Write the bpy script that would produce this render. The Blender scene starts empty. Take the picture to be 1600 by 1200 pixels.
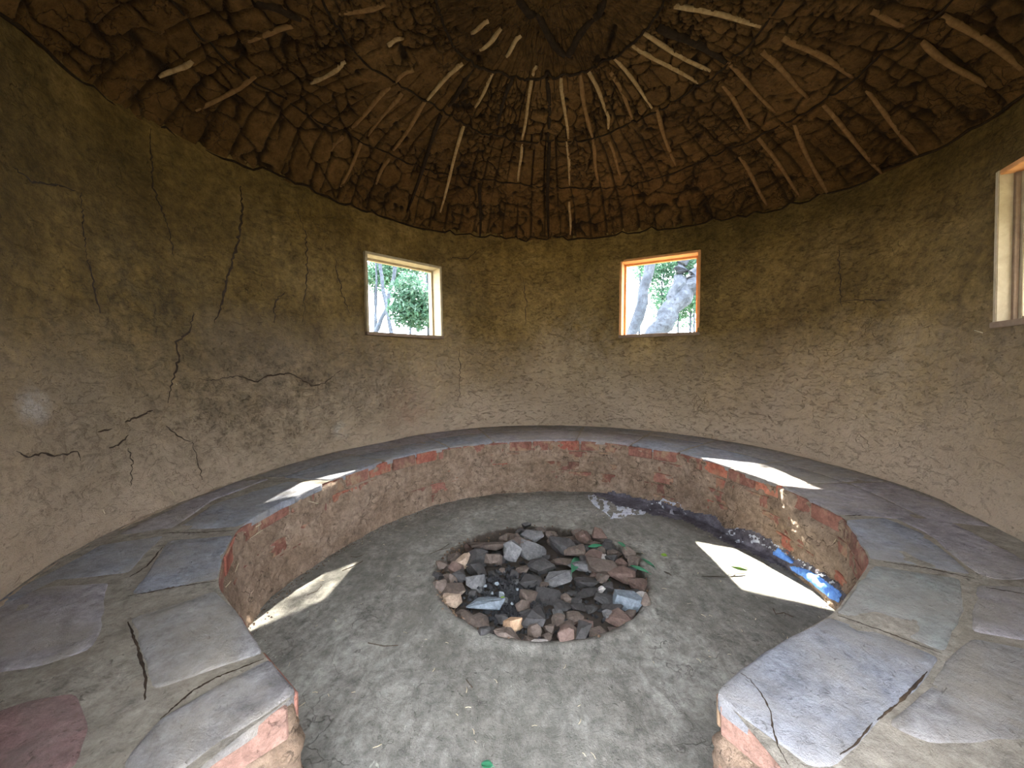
import bpy, bmesh, math, random
import numpy as np
from mathutils import Vector, Matrix
from mathutils.bvhtree import BVHTree
random.seed(7); rng = np.random.default_rng(7)
C = bpy.context.scene.collection
S = 1.2                      # eye height in metres; traced measures are in eye heights
F, PITCH, ROLL = 610.0, .045, .006
EYE = np.array([0, 0, 1.0])

def rays(p):
    x = (np.atleast_2d(np.array(p, float)) - [800, 600]) / F
    d = np.stack([x[:, 0], np.ones(len(x)), -x[:, 1]], 1)
    c, s = math.cos(ROLL), math.sin(ROLL)
    d = d @ np.array([[c, 0, s], [0, 1, 0], [-s, 0, c]]).T
    c, s = math.cos(PITCH), math.sin(PITCH)
    return d @ np.array([[1, 0, 0], [0, c, s], [0, -s, c]]).T

# ------------------------------------------------------------------ camera, world, sun, exposure
cam = bpy.data.objects.new('camera', bpy.data.cameras.new('camera')); C.objects.link(cam)
cam.data.sensor_width = 36; cam.data.lens = 36 * F / 1600; cam.data.clip_start = .02; cam.data.clip_end = 200
fw = rays([(800, 600)])[0]; rt = rays([(800 + F, 600)])[0] - fw; up = rays([(800, 600 - F)])[0] - fw
M = Matrix.Identity(4)
for i in range(3):
    M[i][0], M[i][1], M[i][2], M[i][3] = rt[i], up[i], -fw[i], EYE[i] * S
cam.matrix_world = M
bpy.context.scene.camera = cam
W = bpy.data.worlds.new('sky'); bpy.context.scene.world = W; W.use_nodes = True
bg = W.node_tree.nodes['Background']; bg.inputs[0].default_value = (.85, .885, 1, 1); bg.inputs[1].default_value = 9.0
sl = bpy.data.lights.new('sun', 'SUN'); sun = bpy.data.objects.new('sun', sl); C.objects.link(sun)
sl.energy = 32; sl.angle = math.radians(.6); sl.color = (1, .95, .85)
SUNDIR = Vector((-.03, -1, -.95)).normalized()
sun.rotation_euler = SUNDIR.to_track_quat('-Z', 'Y').to_euler(); sun.location = (0, 12, 14)
vs = bpy.context.scene.view_settings
vs.view_transform = 'Standard'; vs.look = 'None'; vs.gamma = 1; vs.use_curve_mapping = False; vs.exposure = 1.55

# ------------------------------------------------------------------ helpers
def vnoise(P, sc, seed=0):
    P = np.asarray(P, float) * sc + seed * 17.31
    i = np.floor(P).astype(np.int64); f = P - i; f = f * f * (3 - 2 * f)
    def h(ix, iy, iz):
        n = (ix * 374761393 + iy * 668265263 + iz * 2147483647 + seed * 974634777) & 0xffffffff
        n = ((n ^ (n >> 13)) * 1274126177) & 0xffffffff
        n = ((n ^ (n >> 15)) * 2246822519) & 0xffffffff
        return ((n ^ (n >> 16)) & 0xffff) / 65535.0
    r = 0
    for a in (0, 1):
        for b in (0, 1):
            for c in (0, 1):
                w = (f[:, 0] if a else 1 - f[:, 0]) * (f[:, 1] if b else 1 - f[:, 1]) * (f[:, 2] if c else 1 - f[:, 2])
                r = r + w * h(i[:, 0] + a, i[:, 1] + b, i[:, 2] + c)
    return r * 2 - 1
def fbm(P, sc, seed=0, o=4):
    r = 0; a = 1
    for k in range(o):
        r = r + a * vnoise(P, sc * 2 ** k, seed + k); a *= .5
    return r
def voro(P2, cell, seed=0):
    """2-D cellular noise: distance to the nearest cell border (in cells) and a cell id"""
    P = P2 / cell; i = np.floor(P).astype(np.int64)
    d1 = np.full(len(P), 9.); d2 = d1.copy(); idc = np.zeros(len(P))
    for a in (-1, 0, 1):
        for b in (-1, 0, 1):
            x = i[:, 0] + a; y = i[:, 1] + b
            n = (x * 374761393 + y * 668265263 + seed * 97463) & 0xffffffff
            n = ((n ^ (n >> 13)) * 1274126177) & 0xffffffff; n = n ^ (n >> 16)
            jx = (n & 0xff) / 255.; jy = ((n >> 8) & 0xff) / 255.; cid = ((n >> 16) & 0xff) / 255.
            d = np.hypot(x + jx - P[:, 0], y + jy - P[:, 1])
            m = d < d1
            d2 = np.where(m, d1, np.minimum(d2, d)); idc = np.where(m, cid, idc); d1 = np.where(m, d, d1)
    return d2 - d1, idc
def mesh_obj(name, V, Fc, mat, parent=None, smooth=True, attrs=None):
    me = bpy.data.meshes.new(name); me.from_pydata([tuple(v) for v in V], [], Fc if isinstance(Fc, list) else Fc.tolist())
    if smooth: me.polygons.foreach_set('use_smooth', [True] * len(me.polygons))
    for k, a in (attrs or {}).items():
        at = me.attributes.new(k, 'FLOAT', 'POINT'); at.data.foreach_set('value', np.asarray(a, np.float32))
    me.update(); me.materials.append(mat)
    o = bpy.data.objects.new(name, me); C.objects.link(o)
    if parent: o.parent = parent
    return o
def bm_obj(name, bm, mat, parent=None, smooth=False):
    me = bpy.data.meshes.new(name); bm.normal_update(); bm.to_mesh(me); bm.free()
    if smooth: me.polygons.foreach_set('use_smooth', [True] * len(me.polygons))
    me.materials.append(mat); o = bpy.data.objects.new(name, me); C.objects.link(o)
    if parent: o.parent = parent
    return o
def tag(o, label=None, cat=None, group=None, kind=None):
    if label: o['label'] = label
    if cat: o['category'] = cat
    if group: o['group'] = group
    if kind: o['kind'] = kind
    return o
def empty(name, loc=(0, 0, 0)):
    o = bpy.data.objects.new(name, None); o.location = loc; o.empty_display_size = .05; C.objects.link(o); return o
def gridfaces(nu, nv, closed=True, skip=None):
    """vertex k = i*nv + j ; i along u"""
    i = np.arange(nu if closed else nu - 1); j = np.arange(nv - 1)
    I, J = np.meshgrid(i, j, indexing='ij'); I2 = (I + 1) % nu
    f = np.stack([I * nv + J, I2 * nv + J, I2 * nv + J + 1, I * nv + J + 1], -1)
    if skip is not None: f = f[~skip]
    return f.reshape(-1, 4)
def tube(pts, rad, n=7, wob=0., seed=0):
    pts = [Vector(p) for p in pts]; V = []; Fc = []
    rs = rad if hasattr(rad, '__len__') else [rad] * len(pts)
    for k, p in enumerate(pts):
        t = (pts[min(k + 1, len(pts) - 1)] - pts[max(k - 1, 0)]).normalized()
        a = t.cross(Vector((0, 0, 1)));
        if a.length < .1: a = t.cross(Vector((1, 0, 0)))
        a.normalize(); b = t.cross(a)
        for q in range(n):
            an = 2 * math.pi * q / n; r = rs[k] * (1 + wob * math.sin(an * 2 + k * 1.7 + seed))
            V.append(p + a * math.cos(an) * r + b * math.sin(an) * r)
        if k:
            for q in range(n):
                Fc.append([(k - 1) * n + q, (k - 1) * n + (q + 1) % n, k * n + (q + 1) % n, k * n + q])
    Fc.append(list(range(n))[::-1]); Fc.append([(len(pts) - 1) * n + q for q in range(n)])
    return V, Fc

# ------------------------------------------------------------------ materials
def new_mat(name):
    m = bpy.data.materials.new(name); m.use_nodes = True; nt = m.node_tree
    return m, nt, nt.nodes['Principled BSDF']
def N(nt, t, **kw):
    n = nt.nodes.new(t)
    for k, v in kw.items():
        if k.startswith('i_'): n.inputs[k[2:].replace('_', ' ')].default_value = v
        else: setattr(n, k, v)
    return n
def noise(nt, co, sc, det=6, rough=.6, dist=0):
    n = N(nt, 'ShaderNodeTexNoise'); n.inputs['Scale'].default_value = sc; n.inputs['Detail'].default_value = det
    n.inputs['Roughness'].default_value = rough; n.inputs['Distortion'].default_value = dist
    nt.links.new(co, n.inputs['Vector']); return n.outputs['Fac']
def ramp(nt, fac, stops):
    r = N(nt, 'ShaderNodeValToRGB'); el = r.color_ramp.elements
    while len(el) < len(stops): el.new(.5)
    for e, (p, c) in zip(el, stops):
        e.position = p; e.color = (c, c, c, 1) if isinstance(c, (int, float)) else (*c, 1)
    nt.links.new(fac, r.inputs[0]); return r.outputs[0]
def mix(nt, fac, a, b, mode='MIX'):
    m = N(nt, 'ShaderNodeMix', data_type='RGBA', blend_type=mode)
    for s, v in ((m.inputs[0], fac), (m.inputs[6], a), (m.inputs[7], b)):
        if isinstance(v, (int, float)): s.default_value = v if s.type == 'VALUE' else (v, v, v, 1)
        elif isinstance(v, tuple): s.default_value = (*v, 1)
        else: nt.links.new(v, s)
    return m.outputs[2]
def math_(nt, op, a, b=None, clamp=False):
    m = N(nt, 'ShaderNodeMath', operation=op, use_clamp=clamp)
    for s, v in zip(m.inputs, (a, b)):
        if v is None: continue
        if isinstance(v, (int, float)): s.default_value = v
        else: nt.links.new(v, s)
    return m.outputs[0]
def bump(nt, bs, h, dist, strength=1., prev=None):
    b = N(nt, 'ShaderNodeBump'); b.inputs['Strength'].default_value = strength; b.inputs['Distance'].default_value = dist
    nt.links.new(h, b.inputs['Height'])
    if prev: nt.links.new(prev, b.inputs['Normal'])
    nt.links.new(b.outputs[0], bs.inputs['Normal']); return b.outputs[0]
def objco(nt): return N(nt, 'ShaderNodeTexCoord').outputs['Object']
def stretched(nt, co, sc):
    m = N(nt, 'ShaderNodeMapping'); m.inputs['Scale'].default_value = sc; nt.links.new(co, m.inputs[0]); return m.outputs[0]
def blob(nt, co, cpt, r):
    """soft ball-shaped stain round a point"""
    d = N(nt, 'ShaderNodeVectorMath', operation='DISTANCE'); nt.links.new(co, d.inputs[0]); d.inputs[1].default_value = cpt
    return math_(nt, 'SUBTRACT', 1, math_(nt, 'DIVIDE', d.outputs['Value'], r), True)
def crackmask(nt, co, sc, width, warp=.25, seed=0, gate=None):
    """thin lines along cell borders, warped, switched on in patches"""
    nz = N(nt, 'ShaderNodeTexNoise'); nz.inputs['Scale'].default_value = sc * 1.3; nz.inputs['Detail'].default_value = 4
    nt.links.new(co, nz.inputs['Vector'])
    a = N(nt, 'ShaderNodeVectorMath', operation='MULTIPLY_ADD'); nt.links.new(nz.outputs['Color'], a.inputs[0])
    a.inputs[1].default_value = (warp,) * 3; nt.links.new(co, a.inputs[2])
    v = N(nt, 'ShaderNodeTexVoronoi', feature='DISTANCE_TO_EDGE'); v.inputs['Scale'].default_value = sc
    nt.links.new(a.outputs[0], v.inputs['Vector'])
    m = ramp(nt, v.outputs['Distance'], [(0, 1), (width, 0)])
    g = ramp(nt, noise(nt, co, gate or sc * .6, 3), [(.5, 0), (.6, 1)])
    return math_(nt, 'MULTIPLY', m, g)

def earth_mat(name, cols, fine=60, big=2.0, bumpd=.006, pits=True, rough=.95, cracks=None, straw=0., extra=None, fleck=.5):
    m, nt, bs = new_mat(name); co = objco(nt)
    c = ramp(nt, noise(nt, co, big, 8, .65, .4), [(.3, cols[0]), (.5, cols[1]), (.7, cols[2])])
    c = mix(nt, .75, c, ramp(nt, noise(nt, co, fine * .35, 8, .8, .3), [(.33, .18), (.67, .82)]), 'OVERLAY')
    h = noise(nt, co, fine * .2, 8, .72, .6)
    if pits:
        p = ramp(nt, noise(nt, co, fine * .5, 3, .5, 1.5), [(.27, 0), (.36, 1)])
        c = mix(nt, fleck, c, mix(nt, 1, c, p, 'MULTIPLY'))
        h = math_(nt, 'ADD', h, math_(nt, 'MULTIPLY', p, .25))
    if cracks:
        k = crackmask(nt, co, *cracks)
        c = mix(nt, math_(nt, 'MULTIPLY', k, .8), c, tuple(x * .25 for x in cols[0]))
        h = math_(nt, 'SUBTRACT', h, math_(nt, 'MULTIPLY', k, .5))
    if straw:
        s1 = ramp(nt, noise(nt, stretched(nt, co, (9, 9, 120)), 1, 2), [(.74, 0), (.76, 1)])
        s2 = ramp(nt, noise(nt, stretched(nt, co, (110, 14, 14)), 1.3, 2), [(.74, 0), (.76, 1)])
        s = math_(nt, 'MULTIPLY', math_(nt, 'MAXIMUM', s1, s2), straw)
        c = mix(nt, s, c, tuple(min(1, x * 2.2) for x in cols[2]))
        h = math_(nt, 'ADD', h, math_(nt, 'MULTIPLY', s, .15))
    if extra: c, h = extra(nt, co, c, h)
    nt.links.new(c, bs.inputs['Base Color']); bs.inputs['Roughness'].default_value = rough
    bs.inputs['Specular IOR Level'].default_value = .25
    b1 = bump(nt, bs, h, bumpd * 1.8); bump(nt, bs, noise(nt, co, fine * 2.5, 4, .8), bumpd * .5, 1, b1)
    return m
def wall_extra(nt, co, c, h):
    # trowel streaks, sooty flaking area left of the first window, pale smears, chalk ring
    st = noise(nt, stretched(nt, co, (2.5, 2.5, .5)), 2.2, 5, .6, .8)
    c = mix(nt, .6, c, ramp(nt, st, [(.35, .38), (.65, .62)]), 'OVERLAY')
    c = mix(nt, .7, c, ramp(nt, noise(nt, co, .9, 5, .6, .6), [(.35, .30), (.65, .70)]), 'OVERLAY')
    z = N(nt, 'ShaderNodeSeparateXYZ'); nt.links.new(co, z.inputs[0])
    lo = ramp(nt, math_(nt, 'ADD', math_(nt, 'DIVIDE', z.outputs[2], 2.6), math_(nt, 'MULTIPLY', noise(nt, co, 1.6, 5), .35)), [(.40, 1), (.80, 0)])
    c = mix(nt, math_(nt, 'MULTIPLY', lo, .8), c, (.54, .425, .31))      # dusty worn lower wall; daylight low and shade above also painted in
    for p, r, col, amt in WALL_STAINS:
        f = math_(nt, 'MULTIPLY', blob(nt, co, p, r), ramp(nt, noise(nt, co, 9, 6, .7), [(.38, 0), (.62, 1)]))
        c = mix(nt, math_(nt, 'MULTIPLY', f, amt), c, col)
        if col[0] < .2:
            fl = ramp(nt, noise(nt, co, 22, 5, .7, 1.), [(.40, 0), (.47, 1)])
            fl = math_(nt, 'MULTIPLY', math_(nt, 'SUBTRACT', 1, fl), f); h = math_(nt, 'SUBTRACT', h, math_(nt, 'MULTIPLY', fl, .6))
            c = mix(nt, math_(nt, 'MULTIPLY', fl, .7), c, (.05, .035, .022))
    k2 = crackmask(nt, co, 3.1, .007, .5, gate=1.2)
    c = mix(nt, math_(nt, 'MULTIPLY', k2, .45), c, (.05, .035, .02)); h = math_(nt, 'SUBTRACT', h, math_(nt, 'MULTIPLY', k2, .4))
    # fine shrinkage ticks
    tk = ramp(nt, noise(nt, stretched(nt, co, (9, 9, 26)), 1.7, 4, .6, 2.5), [(.33, 1), (.365, 0)])
    tk = math_(nt, 'MULTIPLY', tk, ramp(nt, noise(nt, co, 1.7, 4, .6, .4), [(.42, .12), (.6, .9)]))
    c = mix(nt, math_(nt, 'MULTIPLY', tk, .6), c, (.07, .05, .03)); h = math_(nt, 'SUBTRACT', h, math_(nt, 'MULTIPLY', tk, .5))
    dm = ramp(nt, noise(nt, stretched(nt, co, (1, 1, 2.2)), 11, 7, .75, 1.2), [(.36, 0), (.44, .5), (.6, .62)]); h = math_(nt, 'ADD', h, math_(nt, 'MULTIPLY', dm, .9))
    c = mix(nt, .22, c, ramp(nt, dm, [(0, .3), (.62, .6)]), 'OVERLAY')
    return c, h

# ------------------------------------------------------------------ traced curves (eye-height units, seen from above)
C0 = np.array([.19, 1.88])
HE, HA, HB, HC, HTOP = 1.19, 1.50, 1.60, 1.70, 1.80      # heights above the eye: eave, three hoops, crown
def hbench(y): return -.628 + .017 * (np.clip(y, .4, 4) - .7)
def unproj(p, h):
    d = rays(p); t = h / d[:, 2]; return d[:, :2] * t[:, None]
def unproj_bench(p):
    P = unproj(p, -.61)
    for _ in range(12):
        d = rays(p); t = hbench(P[:, 1]) / d[:, 2]; P = d[:, :2] * t[:, None]
    return P
WB = [(7,929),(37,907),(165,835),(249,797),(315,771),(400,744),(465,721),(590,693),(690,674),(777,666),(902,665),(1027,674),(1152,692),(1277,721),(1414,760),(1494,795),(1557,826),(1600,850)]
EV = [(65,72),(165,162),(280,220),(380,258),(480,292),(630,348),(795,374),(855,375),(950,367),(1080,350),(1200,332),(1380,275),(1500,215),(1600,145)]
RA = [(265,0),(350,95),(435,150),(500,194),(565,220),(650,260),(810,285),(860,292),(1000,287),(1060,265),(1190,210),(1250,182),(1300,150),(1350,107),(1470,20)]
RB = [(510,20),(565,95),(625,130),(690,172),(740,202),(810,220),(860,222),(925,215),(1000,185),(1075,145),(1135,102),(1165,75),(1215,15)]
RC = [(720,90),(780,112),(850,120),(920,107),(985,70),(1025,32),(1040,0)]
NT = 720
TH = np.arange(NT) / NT * 2 * math.pi
def polar_curve(P, fill, sm=5):
    a = np.arctan2(P[:, 1] - C0[1], P[:, 0] - C0[0]) % (2 * math.pi); r = np.hypot(*(P - C0).T)
    o = np.argsort(a); a = a[o]; r = r[o]
    # fill the unseen side with 'fill'
    gaps = np.diff(np.r_[a, a[0] + 2 * math.pi]); k = gaps.argmax(); g0 = a[k]; gl = gaps[k]
    if gl > .6:
        ea = g0 + np.linspace(.35, gl - .35, 7); a = np.r_[a, ea % (2 * math.pi)]; r = np.r_[r, np.full(7, fill)]
        o = np.argsort(a); a = a[o]; r = r[o]
    R = np.interp(TH, np.r_[a - 2 * math.pi, a, a + 2 * math.pi], np.r_[r, r, r])
    w = np.exp(-.5 * (np.arange(-40, 41) / (sm * 2)) ** 2); w /= w.sum()
    return np.convolve(np.r_[R[-40:], R, R[:40]], w, 'valid')
r_base = polar_curve(unproj_bench(WB), 1.72)
r_eave = polar_curve(unproj(EV, HE), 1.95)
r_A = polar_curve(unproj(RA, HA), 1.58); r_B = polar_curve(unproj(RB, HB), 1.0); r_C = polar_curve(unproj(RC, HC), .54)
def at(r, th): return np.interp(np.asarray(th) % (2 * math.pi), np.r_[TH, 2 * math.pi], np.r_[r, r[0]])
ZB, ZE = .40, 1 + HE
THK = .15
def wall_pt(th, z, off=0.):
    t = (np.asarray(z, float) - ZB) / (ZE - ZB); r = at(r_base, th) * (1 - t) + at(r_eave, th) * t + off
    return np.stack([C0[0] + np.cos(th) * r, C0[1] + np.sin(th) * r, np.broadcast_to(z, np.shape(r))], -1)

# windows: left jamb, right jamb (as seen from inside), sill and head heights; fitted to the traced corners
def ray_wall(k, z):
    """plan point where the sight line x = k*y meets the wall at height z"""
    for y in np.linspace(.5, 5, 4000):
        q = wall_pt(math.atan2(y - C0[1], k * y - C0[0]), z)
        if np.hypot(k * y - C0[0], y - C0[1]) > np.hypot(q[0] - C0[0], q[1] - C0[1]): return (k * y, y)
WIN = []
for kl, kr, el in ((-.367, -.182, (.282, .254, .088, .079)), (.279, .474, (.262, .287, .079, .082))):
    l, r = ray_wall(kl, 1.57), ray_wall(kr, 1.57)
    WIN.append((l, r, 1 + (el[2] * l[1] + el[3] * r[1]) / 2, 1 + (el[0] * l[1] + el[1] * r[1]) / 2))
l = ray_wall(1.276, 1.5); th = math.atan2(l[1] - C0[1], l[0] - C0[0])
for q in np.linspace(0, .6, 600):
    r = wall_pt(th - q, 1.5)
    if math.hypot(r[0] - l[0], r[1] - l[1]) > .6: break
WIN.append((l, (float(r[0]), float(r[1])), 1 + .106 * l[1], 1 + .48 * l[1]))
DOOR = ((-.52, .2), (.66, .2), 1.78)
def ang(p): return math.atan2(p[1] - C0[1], p[0] - C0[0]) % (2 * math.pi)
def wpix(px, h_guess_th=None):
    """world point (metres) on the wall under a traced pixel"""
    d = rays([px])[0]
    best = None
    for t in np.linspace(.6, 5, 1800):
        p = d * t + EYE
        q = wall_pt(ang(p), np.clip(p[2], .2, 2.3))
        if np.hypot(p[0] - C0[0], p[1] - C0[1]) > np.hypot(q[0] - C0[0], q[1] - C0[1]): best = p; break
    return tuple(float(v) * S for v in best)
WALL_STAINS = [(wpix((470, 600)), .75, (.075, .055, .035), .75), (wpix((330, 640)), .6, (.10, .075, .045), .6),
               (wpix((600, 610)), .45, (.09, .065, .04), .55), (wpix((230, 480)), .55, (.12, .10, .06), .6),
               (wpix((57, 635)), .09, (.75, .75, .75), .9), (wpix((535, 672)), .10, (.6, .57, .5), .7),
               (wpix((120, 720)), .5, (.15, .13, .09), .5), (wpix((640, 640)), .35, (.33, .17, .11), .5),
               (wpix((900, 560)), .7, (.50, .39, .25), .6), (wpix((30, 800)), .6, (.50, .36, .24), .5),
               (wpix((1350, 600)), .7, (.45, .36, .25), .5)]
WALL_STAINS = [((p), r, c, a) for p, r, c, a in WALL_STAINS]

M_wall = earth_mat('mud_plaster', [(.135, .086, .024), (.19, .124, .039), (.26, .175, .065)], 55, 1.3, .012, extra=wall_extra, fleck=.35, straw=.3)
M_outer = earth_mat('outer_plaster', [(.35, .25, .15), (.4, .3, .18), (.45, .34, .2)], 40, 1, .01)

# ------------------------------------------------------------------ wall
def refine(lines, lo, hi, step):
    L = sorted(set([lo, hi] + [l for l in lines if lo < l < hi])); out = []
    for a, b in zip(L, L[1:]):
        n = max(1, int(round((b - a) / step))); out += list(np.linspace(a, b, n, endpoint=False))
    return np.array(out)
holes = [(ang(b) - .004, ang(a) + .004, s, t) for a, b, s, t in WIN]      # theta decreases from left to right
holes.append((ang(DOOR[0]), ang(DOOR[1]), -1, DOOR[2]))
def hole_test(th, z):
    m = np.zeros(th.shape, bool)
    for a, b, s, t in holes:
        inside = ((th - a) % (2 * math.pi)) < ((b - a) % (2 * math.pi))
        m |= inside & (z > s) & (z < t)
    return m
tl = refine([x for h in holes for x in h[:2]], 0, 2 * math.pi, 2 * math.pi / 760)
zl = np.append(refine([x for h in holes for x in h[2:]], -.05, ZE + .05, .014), ZE + .05)
T2, Z2 = np.meshgrid(tl, zl, indexing='ij')
def wall_surface(name, off, amp, mat, kind=True):
    P = wall_pt(T2.ravel(), Z2.ravel(), off)
    n = amp * (1.3 * vnoise(P, 1.1, 3) + .6 * vnoise(P, 3.1, 5) + .22 * fbm(P, 9, 8, 4))
    n *= np.clip(np.array([1.0]), 0, 1)
    P[:, 0] += np.cos(T2.ravel()) * n; P[:, 1] += np.sin(T2.ravel()) * n
    tm = np.r_[tl, tl[0] + 2 * math.pi]; tm = (tm[1:] + tm[:-1]) / 2; zm = (zl[1:] + zl[:-1]) / 2
    sk = hole_test(*np.meshgrid(tm % (2 * math.pi), zm, indexing='ij'))
    f = gridfaces(len(tl), len(zl), True, sk)
    if off == 0: f = f[:, ::-1]
    return mesh_obj(name, P * S, f, mat)
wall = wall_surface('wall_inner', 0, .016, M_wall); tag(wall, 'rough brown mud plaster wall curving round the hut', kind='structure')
wout = wall_surface('wall_outer', THK, .0, M_outer); tag(wout, kind='structure')
# reveals of the door opening
V = []; Fc = []
for th in holes[3][:2]:
    b = len(V)
    for z in (-.05, DOOR[2]):
        for off in (-.01, THK + .01): V.append(wall_pt(th, z, off) * S)
    Fc.append([b, b + 1, b + 3, b + 2])
b = len(V)
for th in np.linspace(holes[3][0], holes[3][1], 12):
    for off in (-.01, THK + .01): V.append(wall_pt(th, DOOR[2], off) * S)
for k in range(11): Fc.append([b + 2 * k, b + 2 * k + 1, b + 2 * k + 3, b + 2 * k + 2])
tag(mesh_obj('door_1', V, Fc, M_outer, smooth=False), kind='structure')

def bvh(o):
    return BVHTree.FromPolygons([v.co[:] for v in o.data.vertices], [p.vertices[:] for p in o.data.polygons])
def cast(px, trees):
    d = Vector(rays([px])[0]).normalized(); o = Vector(EYE * S); best = None
    for t in trees:
        h = t.ray_cast(o, d)
        if h[0] and (best is None or h[3] < best[2]):
            n = h[1]; n = n if n.dot(d) < 0 else -n
            best = (h[0], n, h[3])
    return best

# ------------------------------------------------------------------ ceiling
def ceil_extra(nt, co, c, h):
    a = N(nt, 'ShaderNodeAttribute', attribute_name='gap').outputs['Fac']
    c = mix(nt, math_(nt, 'MULTIPLY', a, .92), c, (.012, .006, .003))
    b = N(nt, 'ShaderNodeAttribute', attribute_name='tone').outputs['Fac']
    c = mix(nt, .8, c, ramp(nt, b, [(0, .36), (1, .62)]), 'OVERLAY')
    k2 = crackmask(nt, co, 9, .03, .12, gate=2)
    c = mix(nt, math_(nt, 'MULTIPLY', k2, .7), c, (.03, .016, .008)); h = math_(nt, 'SUBTRACT', h, math_(nt, 'MULTIPLY', k2, .6))
    return c, h
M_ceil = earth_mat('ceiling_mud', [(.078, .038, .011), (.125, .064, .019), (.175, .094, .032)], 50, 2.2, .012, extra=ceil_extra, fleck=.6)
SV = np.r_[np.linspace(0, .12, 14, endpoint=False), np.linspace(.12, 1, 250)]       # outside in: 0 = beyond the wall, 1 = crown
keys = np.array([0, .12, .36, .60, .80, 1.0])
def ceil_profile(th, s):
    Rk = np.stack([at(r_eave, th) + THK + .10, at(r_eave, th), at(r_A, th), at(r_B, th), at(r_C, th), np.zeros(np.shape(th)) + .004], -1)
    Hk = np.array([1 + HE - .06, 1 + HE, 1 + HA, 1 + HB, 1 + HC, 1 + HTOP])
    idx = np.clip(np.searchsorted(keys, s, 'right') - 1, 0, 4); f = (s - keys[idx]) / (keys[idx + 1] - keys[idx])
    n = np.arange(len(s)); r = Rk[n, idx] * (1 - f) + Rk[n, idx + 1] * f
    # sagging between hoops: height follows a rounded profile
    h = Hk[idx] * (1 - f) + Hk[idx + 1] * f + np.where((idx > 0), .035 * np.sin(np.pi * f) * np.array([0, 1.3, .6, .4, .3])[idx], 0)
    return r, h
nT = 1100
tc = np.arange(nT) / nT * 2 * math.pi
T3, S3 = np.meshgrid(tc, SV, indexing='ij'); T3 = T3.ravel(); S3 = S3.ravel()
R3, H3 = ceil_profile(T3, S3)
P3 = np.stack([C0[0] + np.cos(T3) * R3, C0[1] + np.sin(T3) * R3, H3], -1)
arc = T3 * np.maximum(R3, .35)
# split-lath bands: mud pushed between radial sticks, cracked across
ns = 84
ph = T3 / (2 * math.pi) * ns + .25 * vnoise(P3, 1.4, 21)
stick_gap = np.abs((ph % 1) - .5) * 2; rib = np.clip((stick_gap - .80) / .12, 0, 1) * (vnoise(np.stack([np.floor(ph + .0), S3 * 9, S3 * 0], -1), 1, 31) > -.1)
wv = .05 * np.stack([fbm(P3, 7, 41, 3), fbm(P3, 7, 43, 3)], -1)
Q = np.stack([P3[:, 0] * 1.0, P3[:, 1] * 1.0], -1)
pol = np.stack([R3 * 1.6 + wv[:, 0], T3 * 1.35 + wv[:, 1]], -1)
e1, id1 = voro(pol, .17, 5); e2, id2 = voro(pol * 1.0 + 3.3, .075, 9)
gate2 = vnoise(P3, 1.7, 51) > -.15
crack = np.clip(1.25 - e1 / .085, 0, 1) * np.clip((vnoise(P3, 4, 61) + .45) * 4, 0, 1) + .85 * np.clip(1.1 - e2 / .14, 0, 1) * gate2 * np.clip((vnoise(P3, 6, 63) + .1) * 4, 0, 1)
crack = np.clip(crack, 0, 1)
gap = np.clip(crack + .8 * rib, 0, 1) * (S3 > .12) * np.clip(1 - (S3 - .78) / .06, .4, 1) * np.clip((1 - S3) * 10, 0, 1)
holesn = np.clip((fbm(P3, 11, 71, 3) - .80) * 5, 0, 1); gap = np.clip(gap + holesn * (S3 > .12), 0, 1)
dz = .010 * vnoise(P3, 2.5, 81) + .010 * fbm(P3, 10, 83, 4) + .022 * gap - .010 * (id1 - .5) - .004 * (id2 - .5) * gate2
nrm_in = np.stack([-np.cos(T3) * .45, -np.sin(T3) * .45, -np.full(len(T3), .9)], -1)
P3 = P3 - nrm_in * dz[:, None]
fc = gridfaces(nT, len(SV), True)
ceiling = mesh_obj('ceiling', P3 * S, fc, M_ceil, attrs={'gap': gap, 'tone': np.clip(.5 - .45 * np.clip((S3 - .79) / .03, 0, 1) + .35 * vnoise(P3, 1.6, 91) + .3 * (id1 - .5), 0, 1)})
tag(ceiling, 'domed ceiling of cracked brown mud daubed between sticks', kind='structure')
# outer thatch shell
so = np.linspace(0, 1, 24); To, So = np.meshgrid(TH[::6], so, indexing='ij'); To = To.ravel(); So = So.ravel()
Ro = (at(r_eave, To) + THK + .10) * (1 - So) + .004 * So; Ho = 1 + HE - .03 + (HTOP - HE + .06 + .35) * So + .34 * np.sin(np.pi * So ** .6)
tr = mesh_obj('roof_cover', np.stack([C0[0] + np.cos(To) * Ro, C0[1] + np.sin(To) * Ro, Ho], -1) * S, gridfaces(len(TH[::6]), 24, True), M_outer)
tag(tr, kind='structure')
T_ceil = bvh(ceiling); T_wall = bvh(wall)

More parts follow.
